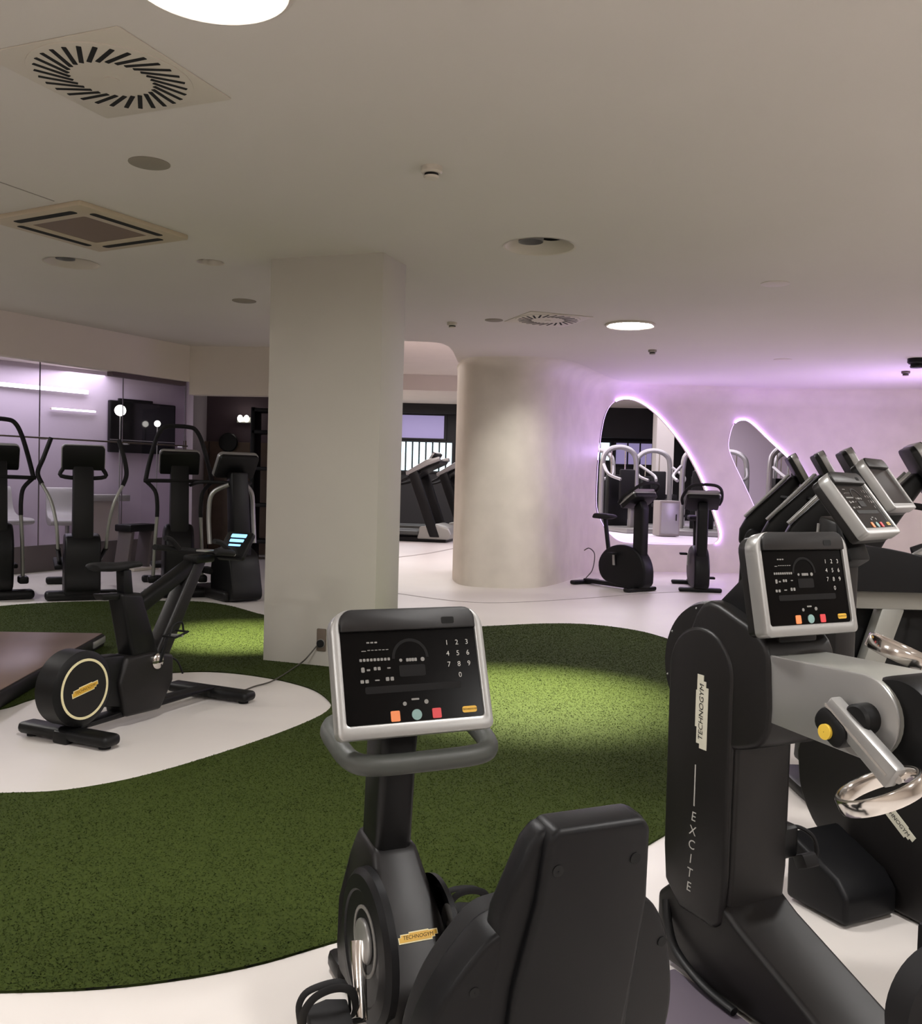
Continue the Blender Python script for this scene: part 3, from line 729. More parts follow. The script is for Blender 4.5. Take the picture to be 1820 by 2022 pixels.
MB().prism([(-0.152, 0.72), (-0.108, 0.832), (-0.088, 0.856), (0.096, 0.860), (0.114, 0.842), (0.122, 0.70), (0.105, 0.38), (-0.17, 0.38), (-0.165, 0.60)], SB, -0.024, 0.030, 0.018, 3).build('headrest_back', 'soft', t)
hp = MB().prism(hi, SB, -0.022, 0.048, 0.022, 4).build('headrest_panel', 'soft', t)
for (x, z) in ((-0.068, 0.795), (0.078, 0.795)): MB().lathe([(0.010, 0.0485), (0.010, 0.0495), (0.001, 0.0495)], FR(SB(x, z, 0), (0, -1, 0), (-0.10, 0, 0.995), (-0.995, 0, -0.10)), 14, caps=False).build('screw', 'dark', hp)
for (x, z) in ((-0.19, 0.60), (0.165, 0.62)): MB().lathe([(0.009, 0.0285), (0.009, 0.0295), (0.001, 0.0295)], FR(SB(x, z, 0), (0, -1, 0), (-0.10, 0, 0.995), (-0.995, 0, -0.10)), 14, caps=False).build('screw', 'dark', bs)

# ================================================================== ARM ERGOMETER
K = 0.92
t = thing('arm_ergometer', 'tall black upper body ergometer with silver crank arm at right foreground', 'arm ergometer', (0.754, 2.668, 0), 116.8)
hx, hz, hr = -0.028, 0.892, 0.188
def stad(w, ztop, zbot, cx, taper=0.0, n=18):
    r = w / 2; P_ = [(cx + r * math.cos(PI * k / n), ztop - r + r * math.sin(PI * k / n)) for k in range(n + 1)]
    P_ += [(cx - r * 0.98, zbot + 0.16), (cx - r * 0.90, zbot + 0.02), (cx - r * 0.70, zbot), (cx + r * 0.4, zbot), (cx + r * 0.9, zbot + 0.06), (cx + r * 0.98, zbot + 0.16)]
    return P_
col = MB().prism(stad(0.268, hz + 0.13, 0.19, hx), XZ(-0.128), 0, 0.210, 0.02, 3).build('column', 'black', t)
MB().prism(stad(0.262, hz + 0.118, 0.195, hx), XZ(0.078), 0, 0.024, 0.012, 3).build('side_panel', 'black', col)
hd = MB().lathe([(0.001, -0.150), (hr * 0.9, -0.150), (hr, -0.13), (hr, 0.058), (hr * 0.955, 0.076), (hr * 0.75, 0.080), (0.001, 0.080)], FR((hx, 0, hz), (1, 0, 0), (0, 0, 1), (0, 1, 0)), 56, caps=False).build('head_drum', 'black', t)
for k in range(8):
    a = 0.5 + 2 * PI * k / 8
    MB().ball((hx + hr * 0.90 * math.cos(a), 0.078, hz + hr * 0.90 * math.sin(a)), 0.0032, n=8).build('screw', 'silver', hd)
# lettering on the left side panel: user side is local +y face, text axes
lf = lambda o: FR(o, (0, 0, 1), (1, 0, 0), (0, 1, 0))       # a up the column, b forward
logo(col, lf((-0.045, 0.1023, 0.775)), 0.205, 'plate', 'plate', False)
b = MB()
up = FR((-0.028, 0.1023, 0), (-1, 0, 0), (0, 0, 1), (0, 1, 0))
b.prism([(-0.002, 0.505), (0.002, 0.505), (0.002, 0.622), (-0.002, 0.622)], up, 0, 0.001)
for i, ch in enumerate('EXCITE'):
    b.text(ch, up, 0.038, 0.0008, slant=0.12, at=(0.0 - 0.002 * i, 0.474 - i * 0.0405), sx=1.05)
b.build('lettering', 'white', col)
MB().prism([(p.x, p.y) for p in spline([(-0.02, 1.075, 0), (-0.16, 1.055, 0), (-0.265, 1.0, 0), (-0.287, 0.90, 0), (-0.285, 0.78, 0), (-0.22, 0.715, 0), (-0.05, 0.70, 0), (0.05, 0.88, 0)], 4, True)], XZ(-0.142), 0, 0.238, 0.015, 3).build('head_cover', 'black', t)
# silver bracket carrying the crank
def arm_profile(x1, r, ztop, zbot, cz):
    P_ = [(-0.19, zbot + 0.02), (-0.19, ztop + 0.015)]
    P_ += [(x1 - r * math.sin(PI * k / 16 ), cz + r * math.cos(PI * k / 16)) for k in range(17)]
    return P_
br = MB().prism(arm_profile(-0.562, 0.094, 0.955, 0.79, 0.884), XZ(-0.115), 0, 0.195, 0.008, 2).build('arm_bracket', 'silver2', t)
MB().prism(arm_profile(-0.562, 0.097, 0.958, 0.786, 0.884), XZ(0.078), 0, 0.010, 0.004, 2).build('side_plate', 'silver', br)
MB().lathe([(0.108, -0.135), (0.116, -0.115), (0.116, 0.05), (0.108, 0.066), (0.001, 0.066)], FR((-0.635, 0, 0.872), (1, 0, 0), (0, 0, 1), (0, 1, 0)), 48, caps=True).build('nose_drum', 'jet', t)
nl = FR((-0.635 - 0.1165 * math.cos(0.15), -0.01, 0.872 + 0.1165 * math.sin(0.15)), (0, 1, 0), (math.sin(0.15), 0, math.cos(0.15)), (-math.cos(0.15), 0, math.sin(0.15)))
MB().prism(rrect(0.12, 0.035, 0.004, 2), nl, -0.002, 0.002).build('warning_label', 'gold', t)
def crank(par, y0, sg, hub, a0, a1, rc, e1, e2, inner):
    """hub (x,z), silver bar from a0 to a1, ring centre rc with its two plane axes"""
    hb = MB().lathe([(0.036, 0.0), (0.036, 0.035), (0.03, 0.042), (0.001, 0.042)], FR((hub[0], y0, hub[1]), (1, 0, 0), (0, 0, 1), (0, sg, 0)), 28, caps=False).build('crank', 'jet', par)
    A_, B_ = Vector((a0[0], y0 + sg * 0.035, a0[1])), Vector((a1[0], y0 + sg * 0.045, a1[1]))
    d_ = (B_ - A_).normalized(); L_ = (B_ - A_).length; nrm = Vector((0, sg, 0)); w_ = d_.cross(nrm).normalized()
    MB().prism([(0, -0.024), (L_, -0.028), (L_, 0.028), (0, 0.024)], FR(A_, d_, w_, nrm), -0.016, 0.02, 0.006, 2).build('crank_bar', 'silver', hb)
    MB().prism([(0, -0.003), (L_ * 0.94, -0.003), (L_ * 0.94, 0.003), (0, 0.003)], FR(A_, d_, w_, nrm), 0.0195, 0.0215).build('bar_groove', 'groove', hb)
    q = A_ + d_ * 0.045 + w_ * 0.03 * inner
    MB().prism(rrect(0.10, 0.062, 0.026, 4), FR(q, d_, w_, nrm), -0.025, 0.028, 0.010, 2).build('clamp', 'jet', hb)
    MB().lathe([(0.018, 0.028), (0.018, 0.036), (0.001, 0.037)], FR(q + w_ * 0.012 * inner, d_, w_, nrm), 24, caps=False).build('cap', 'yellow', hb)
    e1, e2 = Vector(e1).normalized(), Vector(e2); e2 = (e2 - e1 * e2.dot(e1)).normalized(); rc = Vector(rc); ax = e1.cross(e2)
    MB().ring([(p[0], p[1]) for p in circ(0.094, 40, ry=0.078)], circ(0.081, 40, ry=0.065), FR(rc, e1, e2, ax), -0.019, 0.019, 0.006).build('grip_ring', 'chrome', hb)
    MB().tube([B_, rc + (B_ - rc).normalized() * 0.086], 0.012, 10, sm=1).build('grip_stem', 'chrome', hb)
fe = lambda wx, wy, wz: (-0.451 * wx + 0.893 * wy, -0.893 * wx - 0.451 * wy, wz)     # world direction to machine direction
crank(t, 0.088, 1, (-0.578, 0.884), (-0.505, 0.905), (-0.695, 0.785), (-0.702, 0.19, 0.768), fe(0.90, -0.1, 0.42), fe(0.15, 0.95, -0.02), 1)
crank(t, -0.115, -1, (-0.578, 0.884), (-0.66, 0.845), (-0.50, 0.925), (-0.43, -0.215, 0.985), fe(0.80, -0.4, -0.35), fe(0.30, 0.85, -0.02), -1)
# console on its wedge shaped neck
MB().prism([(-0.11, 1.03), (0.0, 1.05), (-0.17, 1.20), (-0.225, 1.21), (-0.27, 1.00), (-0.20, 0.97)], XZ(-0.09), 0, 0.14, 0.012).build('neck', 'jet', t)
console(t, (-0.275, -0.018, 1.155), 13, 0.325, 0.268, thick=0.06)
# pedestal and floor plate
bm_ = MB().prism([(0.13, 0.03), (0.13, 0.20), (0.05, 0.27), (-0.14, 0.27), (-0.20, 0.235), (-0.50, 0.11), (-0.62, 0.06), (-0.62, 0.012), (0.10, 0.012)], XZ(-0.135), 0, 0.23, 0.018, 3).build('pedestal', 'black', t)
MB().tube([(0.085, 0.095, 0.19), (0.055, 0.112, 0.14), (0.0, 0.125, 0.085), (-0.12, 0.13, 0.045), (-0.24, 0.13, 0.035)], 0.013, 10, False, 6, flat=0.8).build('kick_bar', 'jet', t)
MB().prism([(0.02, 0.11), (-0.30, 0.11), (-0.62, 0.12), (-0.62, 0.52), (-0.30, 0.52), (0.01, 0.42)], XY(), 0.001, 0.022, 0.006).build('floor_plate', 'violetplate', t)
hk = MB().prism(rrect(0.07, 0.095, 0.015, 3, -0.124, 0.41), XZ(-0.165), 0, 0.075, 0.01).build('strap_holder', 'jet', t)
MB().prism(rrect(0.085, 0.04, 0.01, 3), FR((-0.165, -0.165, 0.355), (0.8, -0.4, -0.4), (0.3, 0.2, 0.9), (0, -1, 0)), 0, 0.05, 0.008).build('clip', 'rubber', hk)
MB().tube([(-0.124, -0.15, 0.445), (-0.15, -0.18, 0.445), (-0.17, -0.21, 0.42), (-0.175, -0.22, 0.375), (-0.17, -0.205, 0.34)], 0.006, 8, False, 5).build('strap', 'rubber', hk)

# ================================================================== MACHINE behind the ergometer
t = thing('step_trainer', 'black trainer with tall column and slanted logo shroud behind the arm ergometer', 'exercise machine', (1.5, 3.0, 0), 116.8)
GP = [(0.50, 0.47), (0.502, 0.38), (0.485, 0.29), (0.43, 0.20), (0.37, 0.15), (0.25, 0.05), (0.12, 0.012), (-0.62, 0.012), (-0.66, 0.08), (-0.55, 0.40), (-0.30, 0.60), (-0.05, 0.70), (0.20, 0.72), (0.40, 0.64)]
gs = MB().prism([(p.x, p.y) for p in spline([(a, b_, 0) for a, b_ in GP], 3, True)], XZ(-0.24), 0, 0.24, 0.02, 3).build('shroud', 'black', t)
logo(gs, FR((0.075, 0.0005, 0.318), (-0.80, 0, -0.60), (-0.60, 0, 0.80), (0, 1, 0)), 0.17, 'plate', 'plate', False)
MB().prism([(0.045, 0.012), (0.045, 0.10), (0.09, 0.15), (0.30, 0.24), (0.30, 0.012)], XZ(0.012), 0, 0.24, 0.018, 3).build('foot_rest', 'soft', t)
MB().prism([(0.44, 0.62), (0.31, 0.66), (0.31, 1.18), (0.33, 1.29), (0.41, 1.31), (0.42, 1.2)], XZ(-0.06), 0, 0.105, 0.014).build('column', 'black', t)
MB().tube([(0.425, 0.045, 0.70), (0.42, 0.045, 1.05), (0.405, 0.045, 1.28)], 0.006, 8, sm=1).build('edge_strip', 'silver', t)
console(t, (0.25, 0.025, 1.35), 38, 0.31, 0.255, detail=True, yaw=20)
MB().prism([(0.26, 1.16), (0.36, 1.10), (0.36, 1.28), (0.33, 1.31)], XZ(-0.06), 0, 0.10, 0.012).build('neck', 'jet', t)

# ================================================================== INDOOR BIKE on the white island
t = thing('indoor_bike', 'black indoor cycling bike with round cream ringed flywheel on the white island', 'exercise bike', (-1.99, 4.78, 0), math.degrees(math.atan2(0.91, 0.41)))
MB().prism([(-0.06, 0.0), (0.04, 0.0), (0.05, 0.055), (1.05, 0.06), (1.06, 0.02), (1.16, 0.0), (1.16, 0.06), (1.08, 0.085), (0.60, 0.10), (0.10, 0.085), (-0.06, 0.065)], XZ(-0.05), 0, 0.10, 0.012).build('spine', 'jet', t)
for (x, w_) in ((0.0, 0.62), (1.12, 0.62)):
    f_ = MB().box((x, 0, 0.045), (0.115, w_, 0.06), 0.026, seg=3)
    fo = f_.build('foot', 'jet', t)
    for sg in (1, -1): MB().lathe([(0.03, 0), (0.03, 0.016), (0.02, 0.016)], FR((x, sg * (w_ / 2 - 0.06), 0.0), (1, 0, 0), (0, 1, 0), (0, 0, 1)), 16).build('rubber_foot', 'rubber', fo)
wc = (0.035, 0.275); wr = 0.195
wf = lambda y, sg: FR((wc[0], y, wc[1]), (1, 0, 0), (0, 0, 1), (0, sg, 0))
fl = MB().lathe([(0.001, -0.075), (wr * 0.86, -0.075), (wr, -0.06), (wr, 0.06), (wr * 0.86, 0.075), (0.001, 0.075)], wf(0, 1), 64, caps=False).build('flywheel_housing', 'jet', t)
for sg in (1, -1):
    MB().ring(circ(wr * 0.80, 56), circ(wr * 0.735, 56), wf(sg * 0.074, sg), 0.0, 0.004).build('ring_line', 'cream', fl)
    MB().prism(circ(wr * 0.73, 48), wf(sg * 0.074, sg), 0.0, 0.002).build('hub_plate', 'black', fl)
logo(fl, FR((wc[0], -0.0765, wc[1]), (0.985, 0, 0.17), (-0.17, 0, 0.985), (0, -1, 0)), 0.175, 'cream', 'gold', True)
MB().prism([(0.10, 0.42), (0.34, 0.40), (0.36, 0.10), (0.26, 0.13), (0.10, 0.16)], XZ(-0.05), 0, 0.10, 0.015).build('rear_fairing', 'jet', t)
MB().prism([(0.33, 0.06), (0.60, 0.05), (0.70, 0.20), (0.70, 0.35), (0.52, 0.39), (0.33, 0.39), (0.28, 0.25)], XZ(-0.075), 0, 0.15, 0.02, 3).build('body', 'black', t)
MB().prism([(0.30, 0.74), (0.46, 0.72), (0.60, 0.36), (0.40, 0.34)], XZ(-0.06), 0, 0.12, 0.02, 3).build('seat_column', 'jet', t)
MB().prism([(0.34, 0.86), (0.40, 0.86), (0.42, 0.70), (0.35, 0.70)], XZ(-0.03), 0, 0.06, 0.008).build('seat_post', 'soft', t)
MB().prism([(0.18, 0.745), (0.47, 0.725), (0.48, 0.695), (0.20, 0.71)], XZ(-0.035), 0, 0.07, 0.008).build('seat_slider', 'jet', t)
b = bmesh.new()
# saddle: loft of cross sections along x
secs = [(0.155, 0.055, 0.015, 0.885), (0.18, 0.085, 0.024, 0.888), (0.25, 0.088, 0.026, 0.884), (0.32, 0.055, 0.024, 0.880), (0.42, 0.028, 0.020, 0.884), (0.49, 0.020, 0.016, 0.882), (0.505, 0.010, 0.008, 0.878)]
rr_ = []
for (x, hw, hh, z) in secs: rr_.append([b.verts.new((x, hw * math.cos(2 * PI * k / 16), z + hh * math.sin(2 * PI * k / 16))) for k in range(16)])
for i in range(len(rr_) - 1):
    for k in range(16): b.faces.new((rr_[i][k], rr_[i][(k + 1) % 16], rr_[i + 1][(k + 1) % 16], rr_[i + 1][k]))
b.faces.new(rr_[0]); b.faces.new(rr_[-1]); bmesh.ops.recalc_face_normals(b, faces=b.faces)
m_ = MB(); m_.add(b); m_.build('saddle', 'rubber', t, sharp=60)
MB().prism([(0.55, 0.33), (0.68, 0.33), (1.01, 0.88), (0.915, 0.90)], XZ(-0.055), 0, 0.11, 0.02, 3).build('front_column', 'black', t)
MB().prism([(0.42, 0.665), (0.50, 0.61), (0.96, 0.83), (0.93, 0.895)], XZ(-0.045), 0, 0.09, 0.02, 3).build('top_tube', 'jet', t)
hb = MB().tube([(0.86, 0.23, 0.945), (0.98, 0.235, 0.93), (1.05, 0.20, 0.92), (1.07, 0.10, 0.915), (1.07, 0.0, 0.912), (1.07, -0.10, 0.915), (1.05, -0.20, 0.92), (0.98, -0.235, 0.93), (0.86, -0.23, 0.945)], 0.018, 12, False, 5).build('handlebar', 'rubber', t)
for sg in (1, -1):
    MB().tube([(1.05, sg * 0.20, 0.92), (0.96, sg * 0.19, 0.985), (0.90, sg * 0.185, 1.0)], 0.016, 10).build('horn', 'rubber', hb)
MB().box((0.965, -0.02, 0.885), (0.17, 0.11, 0.05), 0.015).build('stem', 'jet', t)
MB().box((0.985, -0.05, 0.932), (0.09, 0.07, 0.012), 0.004).build('stem_plate', 'silver', t)
sf = FR((1.13, -0.155, 0.965), (0, -1, 0), (0.62, 0, 0.78), (-0.78, 0, 0.62))
sc_ = MB().prism(rrect(0.20, 0.20, 0.02, 4), sf, -0.03, 0.0, 0.008).build('display', 'jet', t)
for (y, hh, ww) in ((0.068, 0.026, 0.115), (0.032, 0.022, 0.105), (-0.002, 0.014, 0.09)):
    MB().prism(rrect(ww, hh, 0.004, 2, 0.0, y), sf, 0.0, 0.001).build('lit_row', 'screenblue', sc_)
MB().prism(rrect(0.09, 0.016, 0.004, 2, 0.0, -0.075), sf, 0.0, 0.001).build('lit_row', 'white', sc_)
cf = FR((0.555, -0.075, 0.335), (1, 0, 0), (0, 0, 1), (0, -1, 0))
cr_ = MB().lathe([(0.045, 0), (0.045, 0.012), (0.028, 0.022), (0.001, 0.024)], cf, 20, caps=False).build('crank', 'chrome', t)
MB().prism([(-0.012, -0.01), (0.012, -0.01), (0.075, 0.135), (0.055, 0.145)], cf, 0.012, 0.028, 0.004).build('crank_arm', 'soft', cr_)
b = MB()
pc = Vector((0.62, -0.15, 0.475))
b.tube([pc + Vector(q) for q in ((-0.05, -0.045, 0), (0.05, -0.045, 0.02), (0.05, 0.045, 0.02), (-0.05, 0.045, 0))], 0.007, 6, True, 1)
b.tube([pc + Vector(q) for q in ((-0.05, 0, 0), (-0.02, 0, 0.06), (0.05, 0, 0.07), (0.065, 0, 0.02))], 0.006, 6, False, 3)
b.build('pedal_cage', 'rubber', t)
MB().tube([pc + Vector((0, 0.05, 0)), pc + Vector((0, -0.05, 0.005))], 0.008, 8, sm=1).build('pedal_axle', 'silver', t)
b = MB(); pc = Vector((0.49, 0.14, 0.20))
b.tube([pc + Vector(q) for q in ((-0.05, -0.045, 0), (0.05, -0.045, 0.02), (0.05, 0.045, 0.02), (-0.05, 0.045, 0))], 0.008, 6, True, 1); b.build('pedal_cage', 'rubber', t)
MB().tube([(0.68, -0.03, 0.34), (0.75, -0.05, 0.30), (0.79, -0.06, 0.22)], 0.006, 8).build('brake_lever', 'jet', t)

# ================================================================== CROSS TRAINERS at the left
def cross_trainer(kind, name, label, loc, rot):
    """x forward = towards the camera side where the column stands; the user faces +x"""
    t = thing(name, label, 'cross trainer', loc, rot, 'cross trainers by the glass wall')
    MB().box((0.03, 0, 0.055), (0.16, 0.74, 0.10), 0.04, seg=3).build('front_foot', 'jet', t)
    MB().box((-1.55, 0, 0.045), (0.12, 0.60, 0.085), 0.03, seg=3).build('rear_foot', 'jet', t)
    MB().box((-0.75, 0, 0.10), (1.6, 0.14, 0.12), 0.02).build('base_beam', 'jet', t)
    if kind == 'swing':
        MB().prism([(p.x, p.y) for p in spline([(-0.30, 0.06, 0), (-0.30, 0.45, 0), (-0.24, 0.68, 0), (0.0, 0.70, 0), (0.12, 0.62, 0), (0.14, 0.30, 0), (0.12, 0.06, 0)], 4, True)], XZ(-0.18), 0, 0.36, 0.04, 3).build('drive_cover', 'jet', t)
        MB().prism([(-0.10, 0.5), (0.10, 0.5), (0.03, 1.45), (-0.08, 1.45)], XZ(-0.105), 0, 0.21, 0.02).build('column', 'jet', t)
        MB().tube([(-0.02, 0.20, 1.41), (0.0, 0.22, 1.33), (0.0, 0.0, 1.31), (0.0, -0.22, 1.33), (-0.02, -0.20, 1.41)], 0.022, 10, False, 4).build('fixed_bar', 'rubber', t)
        console(t, (-0.03, 0, 1.54), 12, 0.44, 0.27, detail=False, thick=0.08)
        for sg in (1, -1):
            sw = 0.10 if sg > 0 else -0.12
            g_ = MB().tube([(-0.16 + sw, sg * (0.36 if sg > 0 else 0.31), 1.74), (-0.12 + sw, sg * (0.42 if sg > 0 else 0.385), 1.52), (-0.10 + sw, sg * 0.44, 1.36), (-0.06 + sw * .8, sg * 0.40, 1.24)], 0.024, 10, False, 5).build('swing_grip', 'rubber', t)
            MB().tube([(-0.06 + sw * .8, sg * 0.40, 1.24), (0.0 + sw * .5, sg * 0.31, 1.05), (0.02, sg * 0.26, 0.80), (-0.02, sg * 0.24, 0.55)], 0.018, 10, False, 5).build('swing_arm', 'silver2', t)
            MB().box((-0.62, sg * 0.17, 0.34), (0.42, 0.17, 0.05), 0.015, Matrix.Rotation(0.15, 3, 'Y')).build('footplate', 'rubber', t)
            MB().tube([(-0.02, sg * 0.24, 0.55), (-0.5, sg * 0.2, 0.36), (-1.2, sg * 0.18, 0.28)], 0.025, 8, False, 3).build('link_arm', 'jet', t)
    else:
        MB().prism([(p.x, p.y) for p in spline([(-0.28, 0.10, 0), (-0.36, 0.45, 0), (-0.24, 0.74, 0), (0.0, 0.82, 0), (0.14, 0.66, 0), (0.17, 0.42, 0), (0.10, 0.10, 0)], 4, True)], XZ(-0.16), 0, 0.32, 0.05, 3).build('drive_cover', 'jet', t)
        MB().prism([(-0.11, 0.6), (0.11, 0.6), (0.02, 1.48), (-0.09, 1.48)], XZ(-0.10), 0, 0.20, 0.02).build('column', 'jet', t)
        console(t, (-0.06, 0, 1.53), 22, 0.44, 0.27, detail=False, thick=0.09)
        MB().tube([(-0.04, 0.36, 1.30), (-0.10, 0.32, 1.50), (-0.14, 0.25, 1.76), (-0.15, 0.18, 1.89), (-0.15, 0.09, 1.92), (-0.15, -0.09, 1.92), (-0.15, -0.18, 1.89), (-0.14, -0.25, 1.76), (-0.10, -0.32, 1.50), (-0.04, -0.36, 1.30)], 0.024, 10, False, 4).build('loop_handle', 'rubber', t)
        MB().tube([(-0.03, 0.38, 1.30), (0.02, 0.1, 1.305), (0.02, -0.1, 1.305), (-0.03, -0.38, 1.30)], 0.022, 10, False, 3).build('cross_bar', 'rubber', t)
        for sg in (1, -1):
            MB().tube([(-0.04, sg * 0.36, 1.30), (-0.02, sg * 0.26, 1.19), (0.0, sg * 0.235, 1.05), (0.0, sg * 0.235, 0.90)], 0.022, 10, False, 4).build('arm', 'rubber', t)
            MB().tube([(0.0, sg * 0.235, 0.90), (-0.02, sg * 0.255, 0.55), (-0.04, sg * 0.265, 0.22)], 0.020, 10, False, 4).build('lower_arm', 'silver2', t)
            MB().box((-0.55, sg * 0.17, 0.32), (0.42, 0.17, 0.05), 0.015).build('footplate', 'rubber', t)
            MB().box((-0.06, sg * 0.27, 0.20), (0.16, 0.10, 0.08), 0.02).build('pivot', 'jet', t)
    return t
cross_trainer('loop', 'cross_trainer', 'black cross trainer with loop handle cut off by the left edge', (-4.90, 9.88, 0), -58)
cross_trainer('swing', 'cross_trainer', 'black cross trainer with two swinging grips in front of the wall television', (-4.07, 10.08, 0), -64)
cross_trainer('loop', 'cross_trainer', 'black cross trainer with tall arched handle in front of the television edge', (-3.16, 10.50, 0), -68)
# trainer half hidden by the pillar, turned to the right
t = thing('step_climber', 'black climber with silver curved arms half hidden behind the square pillar', 'exercise machine', (-2.44, 10.36, 0), -50)
MB().prism([(p.x, p.y) for p in spline([(-0.32, 0.05, 0), (-0.34, 0.40, 0), (-0.18, 0.58, 0), (0.08, 0.52, 0), (0.18, 0.25, 0), (0.20, 0.03, 0), (-0.1, 0.02, 0)], 4, True)], XZ(-0.18), 0, 0.36, 0.04, 3).build('drive_cover', 'jet', t)
MB().box((-0.36, 0, 0.06), (0.95, 0.46, 0.11), 0.03, seg=3).build('base', 'black', t)
MB().prism([(-0.10, 0.5), (0.10, 0.5), (-0.02, 1.42), (-0.16, 1.42)], XZ(-0.10), 0, 0.20, 0.02).build('column', 'jet', t)
console(t, (-0.14, 0, 1.51), 34, 0.48, 0.30, detail=False, thick=0.07)
for sg in (1, -1):
    MB().tube([(-0.08, sg * 0.10, 1.28), (-0.20, sg * 0.24, 1.18), (-0.22, sg * 0.27, 0.95), (-0.18, sg * 0.27, 0.62)], 0.025, 10, False, 5).build('curved_arm', 'silver', t)
    MB().tube([(-0.10, sg * 0.08, 1.30), (-0.36, sg * 0.30, 1.30), (-0.60, sg * 0.32, 1.26)], 0.02, 10, False, 4).build('side_grip', 'rubber', t)
    MB().box((-0.46, sg * 0.15, 0.30), (0.36, 0.16, 0.06), 0.02).build('footplate', 'rubber', t)

# ================================================================== UPRIGHT BIKES by the large opening
def upright_bike(label, loc, rot, arm_first=True):
    t = thing('upright_bike', label, 'exercise bike', loc, rot, 'upright bikes by the large wall opening')
    MB().box((0.0, 0, 0.03), (0.10, 0.56, 0.055), 0.02).build('front_foot', 'jet', t)
    MB().box((-1.0, 0, 0.03), (0.10, 0.52, 0.055), 0.02).build('rear_foot', 'jet', t)
    MB().prism([(p.x, p.y) for p in spline([(0.08, 0.05, 0), (0.15, 0.22, 0), (0.10, 0.42, 0), (-0.05, 0.56, 0), (-0.30, 0.60, 0), (-0.55, 0.52, 0), (-0.68, 0.34, 0), (-0.62, 0.14, 0), (-0.4, 0.06, 0)], 4, True)], XZ(-0.10), 0, 0.20, 0.03, 3).build('drive_cover', 'soft', t)
    MB().box((-0.5, 0, 0.05), (1.0, 0.10, 0.06), 0.015).build('base_beam', 'jet', t)
    MB().prism([(0.06, 0.40), (-0.10, 0.48), (-0.10, 1.12), (0.0, 1.20), (0.06, 1.10)], XZ(-0.07), 0, 0.14, 0.025, 3).build('column', 'soft', t)
    console(t, (-0.10, 0, 1.25), 55, 0.46, 0.30, detail=False, thick=0.10)
    MB().tube([(-0.20, 0.24, 1.16), (-0.12, 0.26, 1.24), (0.06, 0.22, 1.36), (0.12, 0.12, 1.42), (0.12, -0.12, 1.42), (0.06, -0.22, 1.36), (-0.12, -0.26, 1.24), (-0.20, -0.24, 1.16)], 0.02, 10, False, 4).build('handlebar', 'rubber', t)
    MB().tube([(-0.58, 0, 0.50), (-0.66, 0, 0.92)], 0.03, 10, sm=1).build('seat_post', 'soft', t)
    MB().prism([(-0.84, 0.93), (-0.80, 1.0), (-0.55, 0.99), (-0.50, 0.95), (-0.60, 0.92)], XZ(-0.10), 0, 0.20, 0.03, 3).build('saddle', 'rubber', t)
    for sg in (1, -1):
        cr2 = MB().prism([(-0.02, 0), (0.02, 0), (0.04 * sg, -0.16 * sg), (0.015 * sg, -0.17 * sg)] if sg > 0 else [(-0.02, 0), (0.02, 0), (0.0, 0.17), (-0.03, 0.16)], FR((-0.36, sg * 0.115, 0.32), (1, 0, 0), (0, 0, 1), (0, sg, 0)), 0, 0.02, 0.005).build('crank_arm', 'silver', t)
        MB().box((-0.34, sg * 0.19, 0.32 - sg * 0.16), (0.10, 0.10, 0.03), 0.008).build('pedal', 'rubber', cr2)
    MB().prism(rrect(0.13, 0.04, 0.01, 3), FR((-0.05, 0.1005, 0.36), (0.97, 0, -0.2), (0.2, 0, 0.97), (0, 1, 0)), 0, 0.002).build('badge', 'grey', t)
    return t
upright_bike('black upright bike before the large wall opening seen from its side', (2.38, 12.28, 0), -52)
upright_bike('black upright bike facing the camera at the right edge of the large wall opening', (3.20, 12.40, 0), -96)
tag(MB().tube([(1.86, 14.0, 0.40), (1.92, 13.9, 0.44), (1.98, 13.75, 0.36), (1.94, 13.65, 0.14), (1.84, 13.6, 0.01), (1.95, 13.5, 0.008)], 0.008, 6).build('power_cable', 'cable'), 'dark power lead looping from the plaster column to the left upright bike', 'cable')

